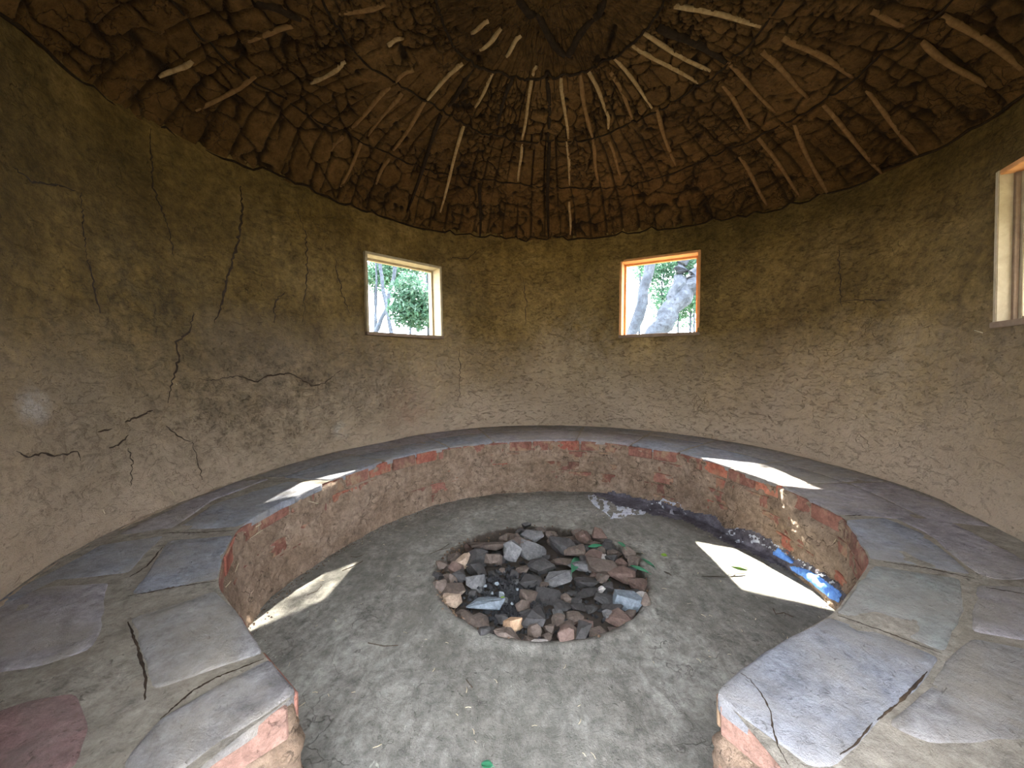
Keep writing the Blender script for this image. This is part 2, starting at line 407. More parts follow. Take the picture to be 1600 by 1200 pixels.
# sticks
def wood_mat(name, a, b, sc=30):
    m, nt, bs = new_mat(name); co = objco(nt)
    c = ramp(nt, noise(nt, co, sc, 6, .7, .5), [(.3, a), (.7, b)])
    nt.links.new(c, bs.inputs['Base Color']); bs.inputs['Roughness'].default_value = .9; bs.inputs['Specular IOR Level'].default_value = .15
    bump(nt, bs, noise(nt, co, sc * 4, 4), .002); return m
M_stick = wood_mat('bare_stick', (.24, .14, .06), (.50, .35, .19))
M_stick2 = wood_mat('muddy_stick', (.15, .08, .03), (.28, .16, .07))
M_char = wood_mat('sooty_pole', (.015, .009, .006), (.04, .025, .015))
SL = [(832,125,815,218),(877,122,887,216),(919,108,948,175),(948,175,952,202),(959,88,1020,168),(988,70,1090,131),(1005,54,1110,112),(772,113,742,168),(722,98,665,157),(1055,8,1190,40),
      (814,55,790,87),(784,46,750,79),(764,34,735,51),(837,102,833,118),(815,225,810,283),(886,220,890,290),(725,197,687,332),(890,315,891,367),(540,97,487,132),(300,95,250,122),(605,69,630,59)]
SM = [(925,218,935,283),(952,222,972,280),(1025,172,1055,258),(665,160,615,235),(610,136,542,205),(627,145,575,212),(1125,127,1175,202),(1135,98,1213,175),(1190,82,1265,152),(1225,57,1334,120),
      (1155,245,1200,320),(1185,215,1250,305),(1240,195,1295,310),(1285,165,1380,272),(1352,142,1435,242),(1440,65,1540,137),(1475,22,1598,108),(1360,20,1415,40),(602,7,530,24),(457,42,377,65),
      (535,212,517,235),(567,222,532,292),(607,247,587,287),(400,120,307,175),(645,107,617,127),(905,118,925,215),(955,112,990,185)]
SD = [(857,122,857,222),(857,222,856,370),(800,122,775,195),(740,108,700,165),(690,180,635,332),(750,285,750,370),(1030,38,1135,98),(882,87,835,21),(835,21,806,4),(885,86,927,29),(927,29,948,1),(395,2,470,28)]
def roof_stick(seg, mat, r, name='roof_stick', label=None, n=8, sink=.25):
    x0, y0, x1, y1 = seg; pts = []
    for k in range(n):
        t = k / (n - 1); px = (x0 + (x1 - x0) * t, y0 + (y1 - y0) * t)
        h = cast(px, [T_ceil])
        if h: pts.append((h[0], h[1]))
    if len(pts) < 3: return
    m = sum((p[1] for p in pts), Vector()) / len(pts); m.normalize()
    a, b = pts[0][0], pts[-1][0]; Ls = []
    side = (b - a).cross(m).normalized(); ph = random.random() * 6
    for k, (p, _) in enumerate(pts):
        t = k / (len(pts) - 1); q = p * .75 + a.lerp(b, t) * .25
        Ls.append(q + m * r * sink + side * r * .5 * math.sin(ph + t * 5))
    rr = [r * (1.08 - .25 * k / (len(Ls) - 1)) for k in range(len(Ls))]; rr[0] *= .8; rr[-1] *= .7
    V, Fc = tube(Ls, rr, 7, .12, ph)
    o = mesh_obj(name, V, Fc, mat, ceiling)
    if label: o['label'] = label
for s in SL: roof_stick(s, M_stick, .0125 + random.random() * .003, label='bare pale stick showing through the mud', sink=-.05)
for s in SM: roof_stick(s, M_stick2, .0135 + random.random() * .004, sink=-.15)
for s in SD: roof_stick(s, M_char, .017 if s[1] > 90 else .024, 'sooty_pole', 'blackened pole or seam', sink=-.1)
# hoops
for rr, hh, w in ((r_A, 1 + HA, .006), (r_B, 1 + HB, .006), (r_C, 1 + HC, .008), (r_eave, 1 + HE + .012, .008)):
    pts = []
    for k in range(0, 241):
        th = k / 240 * 2 * math.pi
        p = Vector((C0[0] + math.cos(th) * at(rr, th), C0[1] + math.sin(th) * at(rr, th), hh)) * S
        h = T_ceil.ray_cast(Vector((p.x, p.y, 1.5)), Vector((0, 0, 1)))
        z = h[0].z if h[0] else p.z
        pts.append(Vector((p.x - math.cos(th) * .004, p.y - math.sin(th) * .004, z - .006 + .004 * math.sin(k * .9))))
    V, Fc = tube(pts, w * S * .9, 6, .2)
    mesh_obj('hoop', V, Fc, M_char, ceiling)

# ------------------------------------------------------------------ floor
PC = np.array([.133, 1.872]); PR = .505
def floor_extra(nt, co, c, h):
    c = mix(nt, .6, c, ramp(nt, noise(nt, stretched(nt, co, (2.2, 1, 1)), 5, 8, .75, 1.2), [(.35, .25), (.65, .78)]), 'OVERLAY')
    d = N(nt, 'ShaderNodeVectorMath', operation='DISTANCE'); nt.links.new(co, d.inputs[0]); d.inputs[1].default_value = (PC[0] * S, PC[1] * S, 0)
    dd = math_(nt, 'ADD', d.outputs['Value'], math_(nt, 'MULTIPLY', noise(nt, co, 12, 5), .08))
    pit = ramp(nt, dd, [(.0, 1), (.635, 1), (.66, 0)])
    dust = ramp(nt, dd, [(.62, 1), (1.3, 0)])
    big = ramp(nt, noise(nt, co, 1.1, 6, .6, .5), [(.42, 0), (.6, 1)])
    c = mix(nt, math_(nt, 'MULTIPLY', big, .55), c, (.125, .12, .095))
    sp = ramp(nt, noise(nt, co, 45, 4, .8, 2), [(.31, 1), (.36, 0)])
    c = mix(nt, math_(nt, 'MULTIPLY', sp, .7), c, (.04, .035, .03))
    wp = ramp(nt, noise(nt, stretched(nt, co, (60, 22, 30)), 1, 3, .5, 2), [(.70, 0), (.73, 1)])
    c = mix(nt, math_(nt, 'MULTIPLY', wp, .55), c, (.62, .60, .50))
    c = mix(nt, math_(nt, 'MULTIPLY', pit, .92), c, (.055, .040, .030))
    k = crackmask(nt, co, 3.5, .012, .5, gate=2)
    c = mix(nt, math_(nt, 'MULTIPLY', k, .5), c, (.07, .06, .05)); h = math_(nt, 'SUBTRACT', h, math_(nt, 'MULTIPLY', k, .3))
    return c, h
M_floor = earth_mat('screed_floor', [(.18, .168, .14), (.255, .243, .21), (.34, .33, .29)], 60, 2.2, .007, extra=floor_extra, fleck=.35, rough=.8)
rl = np.r_[np.linspace(.002, .46, 60, endpoint=False), np.linspace(.46, .56, 40, endpoint=False), np.linspace(.56, 2.6, 170)]
tf = np.arange(520) / 520 * 2 * math.pi
T4, R4 = np.meshgrid(tf, rl, indexing='ij'); T4 = T4.ravel(); R4 = R4.ravel()
P4 = np.stack([PC[0] + np.cos(T4) * R4, PC[1] + np.sin(T4) * R4, 0 * R4], -1)
edge = PR + .012 * vnoise(P4, 9, 101) + .006 * vnoise(P4, 30, 103)
t = np.clip((edge - R4) / .03, 0, 1); P4[:, 2] = -.032 * t * t * (3 - 2 * t) + .010 * np.exp(-((R4 - PR - .02) / .03) ** 2)
P4[:, 2] += .0055 * vnoise(P4, 2.2, 105) + .0018 * fbm(P4, 9, 107, 4) + .006 * t * fbm(P4, 18, 109, 3)
floor = mesh_obj('floor', P4 * S, gridfaces(len(tf), len(rl), True), M_floor); tag(floor, 'grey earthen screed floor with a sunken round fire pit', kind='structure')
T_floor = bvh(floor)

# ------------------------------------------------------------------ bench
BT = [(468,1082),(440,1048),(414,1018),(378,962),(341,914),(350,868),(372,825),(405,802),(441,783),(520,748),(600,720),(681,701),(772,690),(860,687),(935,688),(1062,706),(1115,721),(1220,757),(1318,807),(1340,840),(1359,876),(1300,957),(1216,1002),(1153,1043),(1117,1083)]
bp = unproj_bench(BT)
# densify, keeping the corners slightly sharp
L = np.r_[0, np.cumsum(np.hypot(*np.diff(bp, axis=0).T))]; LB = L[-1]
u = np.linspace(0, LB, 900)
bx = np.interp(u, L, bp[:, 0]); by = np.interp(u, L, bp[:, 1])
def smooth1(a, k):
    w = np.exp(-.5 * (np.arange(-3 * k, 3 * k + 1) / k) ** 2); w /= w.sum()
    b = np.convolve(np.r_[2 * a[0] - a[3 * k:0:-1], a, 2 * a[-1] - a[-2:-3 * k - 2:-1]], w, 'valid'); return b
bx = smooth1(bx, 5); by = smooth1(by, 5)
# end returns: from the inner corners out to the wall beside the doorway
endL = unproj_bench([(290, 1188)])[0]; endR = unproj_bench([(1262, 1196)])[0]
def extend(c, e, n=60, ln=.62):
    d = (e - c) / np.hypot(*(e - c)); k = np.linspace(0, 1, n)[1:]; return c + d * (k[:, None] * ln)
inner = np.stack([bx, by], 1)
eL = extend(inner[0], endL)[::-1]; eR = extend(inner[-1], endR)
path = np.vstack([eL, inner, eR])
# small rounding of the two corners
px_ = smooth1(path[:, 0], 2); py_ = smooth1(path[:, 1], 2); path = np.stack([px_, py_], 1)
PL = np.r_[0, np.cumsum(np.hypot(*np.diff(path, axis=0).T))]; PLEN = PL[-1]
def path_at(s):
    return np.stack([np.interp(s, PL, path[:, 0]), np.interp(s, PL, path[:, 1])], -1)
def path_nrm(s):
    a = path_at(np.asarray(s) - .012); b = path_at(np.asarray(s) + .012); t = b - a; t /= np.maximum(1e-9, np.hypot(t[..., 0], t[..., 1]))[..., None]
    return np.stack([t[..., 1], -t[..., 0]], -1), t      # points towards the fire pit side
nn, _ = path_nrm(np.array([PLEN / 2]))
FLIP = 1 if nn[0] @ (PC - path_at(np.array([PLEN / 2]))[0]) > 0 else -1
bench = empty('bench', (C0[0] * S, (C0[1] + 1.5) * S, 0))
tag(bench, 'low curved brick and mud bench running round the wall', 'bench')
def under(o):  # keep world-space vertices while parenting to the bench
    o.parent = bench; o.matrix_parent_inverse = bench.matrix_world.inverted() if False else Matrix.Translation(-Vector(bench.location)); return o

M_face = earth_mat('bench_mud', [(.22, .15, .10), (.33, .235, .165), (.43, .32, .235)], 70, 3.5, .014, straw=.45, cracks=(10, .035, .15), fleck=.6)
def brick_mat(name, a, b, d):
    def ex(nt, co, c, h):
        p = ramp(nt, noise(nt, co, 7, 6, .7, .6), [(.50, 0), (.62, 1)])
        return mix(nt, math_(nt, 'MULTIPLY', p, d), c, (.38, .27, .17)), h
    return earth_mat(name, [a, b, tuple(x * 1.15 for x in b)], 70, 9, .006, extra=ex, fleck=.4)
M_bricks = [brick_mat('red_brick', (.22, .068, .045), (.33, .115, .08), .6), brick_mat('dull_brick', (.17, .072, .05), (.25, .115, .085), .85),
            brick_mat('orange_brick', (.32, .10, .06), (.42, .15, .095), .4), brick_mat('dark_brick', (.12, .06, .045), (.2, .10, .075), .6)]
def top_extra(nt, co, c, h):
    w = ramp(nt, noise(nt, co, 2.6, 6, .6, .3), [(.45, 0), (.62, 1)])
    c = mix(nt, math_(nt, 'MULTIPLY', w, .5), c, (.30, .255, .19))
    return c, h
M_mortar = earth_mat('bench_mortar', [(.22, .195, .16), (.285, .255, .205), (.35, .31, .25)], 70, 3, .009, extra=top_extra, fleck=.4, straw=.15)
def slab_mat(name, a, b, tint):
    def ex(nt, co, c, h):
        s = ramp(nt, noise(nt, co, 3.2, 7, .65, .4), [(.42, 0), (.62, 1)])
        return mix(nt, math_(nt, 'MULTIPLY', s, .7), c, tint), h
    return earth_mat(name, [a, b, tuple(x * 1.15 for x in b)], 60, 4, .010, extra=ex, fleck=.35, rough=.78)
M_slabs = [slab_mat('grey_slab', (.20, .187, .18), (.27, .258, .25), (.33, .29, .23)), slab_mat('bluish_slab', (.19, .197, .22), (.255, .265, .295), (.32, .295, .26)),
           slab_mat('purple_slab', (.225, .205, .215), (.305, .28, .29), (.33, .29, .235)), slab_mat('red_slab', (.22, .125, .115), (.28, .175, .16), (.28, .235, .205)),
           slab_mat('greenish_slab', (.225, .245, .23), (.29, .31, .292), (.32, .29, .25))]
NC = 5
# mud face (with shallow courses) -------------------------------------------------
us = np.linspace(0, PLEN, 1500); vz = np.linspace(0, 1, 46)
U5, V5 = np.meshgrid(us, vz, indexing='ij'); U5 = U5.ravel(); V5 = V5.ravel()
pp = path_at(U5); nr, _ = path_nrm(U5); nr = nr * FLIP
topz = 1 + hbench(pp[:, 1]); zz = V5 * (topz - .004) - .01
P5 = np.stack([pp[:, 0], pp[:, 1], zz], -1)
course = V5 * NC; cu = (U5 / .19 + (np.floor(course) % 2) * .5)
jz = np.minimum(course % 1, 1 - course % 1) * .08; ju = np.minimum(cu % 1, 1 - cu % 1) * .19
joint = np.clip(1 - np.minimum(jz, ju) / .012, 0, 1)
big = fbm(P5, 5, 201, 4); rough = fbm(P5, 16, 205, 4)
topband = np.clip((V5 - .80) / .03, 0, 1) * (1 - np.clip((V5 - .985) / .01, 0, 1) * .3)
off = .004 + .0105 * big + .0075 * rough + .006 * np.clip(fbm(P5 * np.array([1, 1, 2.2]), 9, 207, 3) * 3, -.6, .6) - .006 * joint - .013 * topband * (vnoise(P5, 4.5, 211) > -.25)
off += .016 * (1 - V5) ** 3                                   # spreads at the foot
off -= .006 * np.clip((V5 - .97) / .03, 0, 1)
P5[:, 0] += nr[:, 0] * off; P5[:, 1] += nr[:, 1] * off
face = under(mesh_obj('mud_face', P5 * S, gridfaces(1500, 46, False), M_face))
# bricks --------------------------------------------------------------------------
def smooth_brick(s, k, w, prot, mat, hgt=.067):
    p = path_at(np.array([s]))[0]; n, t = path_nrm(np.array([s])); n = n[0] * FLIP; t = t[0]
    tz = 1 + float(hbench(p[1])) - .006; z0 = tz * k / NC + .004; z1 = z0 + tz / NC - .011
    if k == NC - 1: z1 = tz - .004
    bm = bmesh.new(); d = .09
    c = [Vector((a * w / 2, b, z)) for z in (z0, z1) for a, b in ((-1, -d), (1, -d), (1, prot), (-1, prot))]
    vs_ = []
    for q in c:
        j = (random.random() - .5) * .006
        vs_.append(bm.verts.new((Vector((p[0] + t[0] * q.x + n[0] * (q.y + j), p[1] + t[1] * q.x + n[1] * (q.y + j), q.z + (random.random() - .5) * .003)) * S)))
    for f in ((0, 3, 2, 1), (4, 5, 6, 7), (0, 1, 5, 4), (1, 2, 6, 5), (2, 3, 7, 6), (3, 0, 4, 7)): bm.faces.new([vs_[i] for i in f])
    bmesh.ops.recalc_face_normals(bm, faces=bm.faces); bmesh.ops.bevel(bm, geom=bm.edges[:], offset=.005, segments=1, affect='EDGES')
    return under(bm_obj('brick', bm, mat, None))
M_pinkbrick = earth_mat('pale_pink_brick', [(.27, .15, .12), (.34, .20, .155), (.40, .255, .20)], 70, 6, .008, fleck=.4)
CRN = .617
for (sa, sb, endf) in ((0, CRN, True), (CRN, PLEN - CRN, False), (PLEN - CRN, PLEN, True)):
    for k in range(NC):
        top = k == NC - 1; s = sa + .006 - (.095 if k % 2 else 0)
        if endf and sa == 0: s = sb - .006 - .19 * 4 + (.095 if k % 2 else 0)
        while s < sb - .02:
            x0 = max(s, sa + .006); x1 = min(s + .178, sb - .006); s += .19
            if x1 - x0 < .03: continue
            r = random.random(); m = M_bricks[0 if r < .4 else 1 if r < .75 else 2 if r < .86 else 3]
            if endf: m = M_pinkbrick if top else M_bricks[1]
            smooth_brick((x0 + x1) / 2, k, x1 - x0, random.uniform(-.001, .004) if top else random.uniform(-.008, .003), M_bricks[1] if random.random() < .6 and not endf else m)
# mortar bed on top ---------------------------------------------------------------
def wall_r_at(p):
    th = math.atan2(p[1] - C0[1], p[0] - C0[0]); q = wall_pt(th, .4); return q
nb = 700; ub = np.linspace(0, PLEN, nb); pin = path_at(ub); nrb, _ = path_nrm(ub); pin = pin - (nrb * FLIP) * .003
th0 = np.unwrap(np.arctan2(pin[:, 1] - C0[1], pin[:, 0] - C0[0]))
wo = np.stack([wall_pt(a, .4, .05)[:2] for a in th0])
# end pieces run out along the return instead of radially
kk = 46; P6 = []
for i in range(nb):
    for j in range(kk):
        f = j / (kk - 1); p = pin[i] * (1 - f) + wo[i] * f; P6.append((p[0], p[1], 0))
P6 = np.array(P6); P6[:, 2] = 1 + hbench(P6[:, 1])
jj = np.tile(np.arange(kk), nb); P6[:, 2] += .0016 * vnoise(P6, 3, 301) + .0022 * fbm(P6, 11, 303, 4) - .002 * (jj == 0) - .0022
SLAB_OBJS = []
bed = under(mesh_obj('mortar_bed', P6 * S, gridfaces(nb, kk, False), M_mortar))
T_bed = bvh(bed)
# slabs ---------------------------------------------------------------------------
def slab(poly, mat, thick=.016, lift=.0, round_=.006, label=None, nm='slab'):
    """poly in plan units; slightly worn paving slab with softened edge, laid on the bed"""
    P = np.array(poly, float); A = P.mean(0)
    # resample the outline
    pts = []
    for i in range(len(P)):
        a, b = P[i], P[(i + 1) % len(P)]; n = max(2, int(np.hypot(*(b - a)) / .014))
        for q in range(n): pts.append(a + (b - a) * q / n)
    pts = np.array(pts)
    q3 = np.c_[pts, np.zeros(len(pts))]
    rad = np.hypot(*(pts - A).T); pts = A + (pts - A) * (1 + (.006 * vnoise(q3, 12, 401) + .003 * vnoise(q3, 40, 403))[:, None] / rad[:, None])
    # round the corners
    for _ in range(1): pts = .25 * np.roll(pts, 1, 0) + .5 * pts + .25 * np.roll(pts, -1, 0)
    bm = bmesh.new(); rings = []
    for sc_, dz_ in ((1, -.03), (1, -.0024), (None, 0), (.72, .0006), (.36, .001)):
        ring = []
        for p in pts:
            r = np.hypot(*(p - A)); s_ = (r - round_) / r if sc_ is None else sc_
            if sc_ in (.72, .36): s_ = sc_
            x, y = A + (p - A) * s_
            z = 1 + float(hbench(y)) + dz_ + lift + .0014 * float(vnoise(np.array([[x, y, 5.]]), 7, 405)[0]) + .001 * float(vnoise(np.array([[x, y, 5.]]), 22, 407)[0])
            ring.append(bm.verts.new((x * S, y * S, z * S)))
        rings.append(ring)
    n = len(pts)
    for a, b in zip(rings, rings[1:]):
        for i in range(n): bm.faces.new((a[i], a[(i + 1) % n], b[(i + 1) % n], b[i]))
    c = bm.verts.new((A[0] * S, A[1] * S, (1 + float(hbench(A[1])) + .002 + lift) * S))
    for i in range(n): bm.faces.new((rings[-1][i], rings[-1][(i + 1) % n], c))
    bmesh.ops.recalc_face_normals(bm, faces=bm.faces)
    o = under(bm_obj(nm, bm, mat, None, True))
    if label: o['label'] = label
    SLAB_OBJS.append(o); return o
SLABS = [([(205,967),(337,921),(374,962),(411,1018),(240,1075),(222,1020)], 0, 'worn grey slab'),
         ([(262,844),(362,836),(348,868),(338,906),(206,928),(238,880)], 1, 'pale bluish slab'),
         ([(73,916),(170,909),(158,985),(140,1015),(55,1042),(-60,1052),(-60,965)], 2, 'purple-grey slab'),
         ([(-40,952),(42,912),(160,850),(258,836),(200,893),(75,907),(10,945)], 1, None),
         ([(-60,1130),(30,1098),(118,1079),(140,1127),(122,1190),(60,1240),(-60,1260)], 3, 'dull red slab'),
         ([(420,1027),(466,1076),(290,1199),(200,1240),(190,1190),(250,1120)], 0, None),
         ([(1322,812),(1380,808),(1440,832),(1520,898),(1383,876),(1362,873),(1342,840)], 1, 'pale blue-grey slab'),
         ([(1366,882),(1500,903),(1508,950),(1474,1017),(1392,985),(1306,957)], 4, 'greenish-grey slab'),
         ([(1296,963),(1390,992),(1466,1026),(1440,1070),(1372,1126),(1300,1196),(1262,1196),(1200,1146),(1119,1084),(1155,1046),(1218,1005)], 1, 'large bluish slab with a crack'),
         ([(1390,805),(1470,808),(1580,862),(1640,900),(1560,905),(1528,896),(1445,830)], 2, None),
         ([(1524,912),(1620,918),(1700,960),(1650,1010),(1520,985),(1518,950)], 2, None),
         ([(1485,1025),(1520,995),(1640,1020),(1700,1090),(1600,1160),(1450,1160),(1385,1130),(1450,1075)], 0, None),
         ([(372,822),(440,785),(505,756),(450,752),(340,785),(272,828)], 1, None),
         ([(268,826),(330,782),(420,748),(370,752),(290,785),(185,834)], 2, None),
         ]
for poly, mi, lb in SLABS: slab(unproj_bench(poly), M_slabs[mi], label=lb)
# the far arc: two rows of slabs cut by radial joints
s_a = float(np.interp(0, [0, 1], [0, 1]))
i0 = np.argmin(np.hypot(*(path - unproj_bench([(512, 751)])[0]).T)); i1 = np.argmin(np.hypot(*(path - unproj_bench([(1312, 803)])[0]).T))
cuts = []
for p in ((515,750),(600,720),(700,697),(772,690),(900,687),(985,695),(1060,706),(1140,731),(1216,757),(1314,804)):
    cuts.append(PL[np.argmin(np.hypot(*(path - unproj_bench([p])[0]).T))])
for a, b in zip(cuts, cuts[1:]):
    sp = np.linspace(a + .006, b - .006, 9)
    pi_ = path_at(sp); n_, _ = path_nrm(sp); pi_ = pi_ - n_ * FLIP * .004
    w_ = np.stack([wall_pt(math.atan2(p[1] - C0[1], p[0] - C0[0]), .4)[:2] for p in pi_])
    f = random.uniform(.52, .66); mid = pi_ * (1 - f) + w_ * f
    slab(np.vstack([pi_, mid[::-1]]), M_slabs[random.choice([0, 1, 2, 4])])
    m2 = mid * .97 + w_ * .03; w2 = m2 * .04 + w_ * .96
    slab(np.vstack([m2, w2[::-1]]), M_slabs[random.choice([0, 0, 2])])
# mud fillet where the bench meets the wall
pts = []; rad = []
for k in range(0, 420):
    th = math.radians(-48 + 276 * k / 419)
    p = wall_pt(th, .40, -.006); z = 1 + float(hbench(p[1]))
    pts.append(Vector((p[0], p[1], z - .012)) * S); rad.append(.009 * S * (1 + .35 * math.sin(k * .31) * math.sin(k * .083)) * (1.25 if th > 2.4 else .8))
V, Fc = tube(pts, rad, 8, .15)
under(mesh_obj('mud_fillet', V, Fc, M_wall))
T_face = bvh(face)

# ------------------------------------------------------------------ thin patches lying on surfaces (paint, salt, plaster skirt)
def inpoly(P, poly):
    poly = np.array(poly, float); x, y = P[:, 0], P[:, 1]; ins = np.zeros(len(P), bool); dist = np.full(len(P), 1e9)
    for i in range(len(poly)):
        (x0, y0), (x1, y1) = poly[i], poly[(i + 1) % len(poly)]
        c = ((y0 > y) != (y1 > y)) & (x < (x1 - x0) * (y - y0) / (y1 - y0 + 1e-12) + x0); ins ^= c
        t = np.clip(((x - x0) * (x1 - x0) + (y - y0) * (y1 - y0)) / ((x1 - x0) ** 2 + (y1 - y0) ** 2 + 1e-9), 0, 1)
        dist = np.minimum(dist, np.hypot(x - x0 - t * (x1 - x0), y - y0 - t * (y1 - y0)))
    return np.where(ins, dist, -dist)
def patch(name, poly, step, amp, trees, lift, mat, parent, label=None, lace=0., seed=0):
    poly = np.array(poly, float); x0, y0 = poly.min(0) - 4; x1, y1 = poly.max(0) + 4
    xs = np.arange(x0, x1, step); ys = np.arange(y0, y1, step)
    X, Y = np.meshgrid(xs, ys, indexing='ij'); G = np.stack([X.ravel(), Y.ravel()], -1)
    g3 = np.c_[G, np.zeros(len(G))]
    sd = inpoly(G, poly) + amp * fbm(g3, .09, 500 + seed, 4)
    if lace:
        # keep an outline band and ragged islands
        keep = (sd > 0) & ((sd < 2.2) | (fbm(g3, .16, 520 + seed, 4) > lace))
    else: keep = sd > 0
    idx = -np.ones(len(G), int); V = []
    for k in np.nonzero(keep)[0]:
        h = cast(G[k], trees)
        if h: idx[k] = len(V); V.append(h[0] + h[1] * (lift * (.4 + .6 * min(1, max(0, sd[k]) / 3))))
    ny = len(ys); Fc = []
    for i in range(len(xs) - 1):
        for j in range(ny - 1):
            q = [idx[i * ny + j], idx[(i + 1) * ny + j], idx[(i + 1) * ny + j + 1], idx[i * ny + j + 1]]
            if min(q) < 0: continue
            ps = [V[a] for a in q]
            if max((ps[0] - ps[2]).length, (ps[1] - ps[3]).length) > .10: continue
            Fc.append(q)
    o = mesh_obj(name, V, Fc, mat, None)
    if parent is bench: under(o)
    elif parent: o.parent = parent
    if label: o['label'] = label
    return o
M_skirt = earth_mat('damp_plaster', [(.07, .065, .075), (.12, .11, .13), (.21, .195, .225)], 80, 9, .01, fleck=.5)
M_blue = earth_mat('blue_paint', [(.10, .25, .66), (.13, .30, .76), (.16, .36, .82)], 80, 9, .004, fleck=.4)
M_salt = earth_mat('salt_crust', [(.40, .42, .48), (.55, .58, .64), (.70, .73, .78)], 90, 14, .006, fleck=.6)
patch('damp_plaster', [(925,772),(960,766),(1000,778),(1030,780),(1070,796),(1120,806),(1135,824),(1170,826),(1205,842),(1240,868),(1265,880),(1290,896),(1312,912),(1325,932),(1312,946),(1290,925),(1250,902),(1200,878),(1130,848),(1075,818),(1020,806),(960,790)], 2.2, 2.0, [T_face, T_floor], .003, M_skirt, bench, 'dark purplish damp plaster skirt')
patch('salt_crust', [(1010,789),(1035,780),(1062,785),(1076,806),(1050,808),(1020,804)], 1.1, 3, [T_face, T_floor], .004, M_salt, bench, 'whitish salt crust', .22, 3)
patch('salt_crust', [(1124,840),(1140,826),(1170,829),(1205,845),(1235,866),(1262,882),(1300,905),(1318,918),(1308,928),(1262,892),(1215,862),(1180,850),(1140,848)], 1.5, 3, [T_face, T_floor], .006, M_salt, bench, None, .25, 7)
patch('blue_paint', [(1207,862),(1218,853),(1224,862),(1243,878),(1240,882),(1222,874),(1208,868)], 1.1, 1., [T_face, T_floor], .009, M_blue, bench, 'bright blue paint at the foot')
patch('blue_paint', [(1234,885),(1250,886),(1268,892),(1290,906),(1312,922),(1318,930),(1312,942),(1300,938),(1280,922),(1258,904),(1238,892)], 1.1, 1.2, [T_face, T_floor], .009, M_blue, bench, 'bright blue paint at the foot', 0, 2)
patch('salt_crust', [(916,771),(926,774),(940,780),(965,786),(990,792),(1002,794),(1012,800),(1005,803),(985,804),(972,810),(955,811),(945,802),(935,796),(922,786)], 1.1, 2.5, [T_floor], .002, M_salt, floor, 'white salt bloom on the floor', -.1, 11)

# ------------------------------------------------------------------ wall cracks and straws
M_gap = earth_mat('crack_dirt', [(.03, .02, .012), (.04, .026, .016), (.055, .036, .02)], 90, 9, .002, fleck=.1)
def crack(line, wpx, trees, parent, jit=2.2, seed=0):
    pts = []; rnd = random.Random(seed)
    for (x0, y0), (x1, y1) in zip(line, line[1:]):
        n = max(2, int(math.hypot(x1 - x0, y1 - y0) / 4))
        for k in range(n):
            t = k / n; pts.append((x0 + (x1 - x0) * t + rnd.uniform(-jit, jit), y0 + (y1 - y0) * t + rnd.uniform(-jit, jit) * .6))
    pts.append(line[-1]); H = [cast(p, trees) for p in pts]; H = [h for h in H if h]
    if len(H) < 3: return
    V = []; Fc = []; n = len(H)
    for k, h in enumerate(H):
        a = H[max(0, k - 1)][0]; b = H[min(n - 1, k + 1)][0]; t = (b - a).normalized(); sd = t.cross(h[1]).normalized()
        w = wpx * (.55 if parent is bench else .8) * h[2] / F * .5 * (.25 + math.sin(math.pi * (k + .5) / n) ** .6) * rnd.uniform(.5, 1.3)
        for s_ in (-1, 0, 1): V.append(h[0] + sd * w * s_ + h[1] * (.0022 - (.0004 if s_ == 0 else 0.0014)))
        if k:
            o_ = 3 * k; Fc += [[o_ - 3, o_ - 2, o_ + 1, o_], [o_ - 2, o_ - 1, o_ + 2, o_ + 1]]
    o = mesh_obj('crack', V, Fc, M_gap, None)
    if parent is bench: under(o)
    else: o.parent = parent
CR = [([(375,290),(378,330),(372,380),(362,410),(352,445),(341,490),(335,505)], 3.2), ([(303,487),(296,518),(276,535),(279,560),(268,600),(262,630)], 2.4),
      ([(136,405),(143,430),(150,465),(156,490)], 2.4), ([(20,260),(50,285),(85,288),(118,298)], 2), ([(310,592),(330,595),(350,590),(375,588),(402,598),(415,588),(455,583),(490,604),(510,598),(535,575)], 1.8),
      ([(445,455),(430,470),(428,505)], 1.8), ([(465,325),(478,370),(480,430),(472,505)], 1.6), ([(524,405),(532,450),(546,490)], 1.5),
      ([(240,640),(215,652),(195,660)], 2.2), ([(175,670),(152,675)], 2), ([(200,680),(185,695),(170,700)], 2), ([(25,705),(45,715),(62,708),(85,712),(120,706),(125,720)], 2.2),
      ([(300,690),(310,720),(316,750)], 1.6), ([(260,665),(275,680),(298,690)], 1.5), ([(700,405),(712,402),(730,405),(750,388)], 1.2), ([(815,435),(822,470),(820,510)], 1.2),
      ([(718,545),(719,590),(716,630)], 1.2), ([(1310,390),(1312,430),(1316,480)], 1.4), ([(1320,470),(1360,468),(1400,470)], 1.2),
      ([(235,200),(238,290),(262,350),(272,400)], 1.8), ([(125,300),(136,405)], 1.6), ([(205,760),(206,720),(200,700)], 1.5)]
for i, (l, w) in enumerate(CR): crack(l, w, [T_wall], wall, seed=i)
CRB = [([(1150,1047),(1172,1062),(1190,1085),(1204,1112),(1207,1135),(1215,1165),(1232,1196)], 2.6), ([(1449,1050),(1420,1082),(1395,1105),(1370,1126)], 3.5), ([(1362,1130),(1340,1160),(1312,1180)], 3),
       ([(1320,806),(1350,805),(1384,803)], 2.5), ([(1380,878),(1450,888),(1522,904)], 2.2), ([(1310,962),(1390,990),(1472,1022)], 2.5), ([(1540,918),(1600,928)], 2.5),
       ([(200,932),(270,918),(338,908)], 2.6), ([(254,855),(230,885),(202,902)], 3), ([(264,833),(320,832),(366,829)], 2.6), ([(200,972),(215,1010),(228,1060),(226,1095)], 4), ([(412,1030),(340,1058),(300,1080),(250,1125)], 4), ([(440,985),(430,1000)], 1)]
T_slabs = [bvh(o) for o in SLAB_OBJS[:14]]
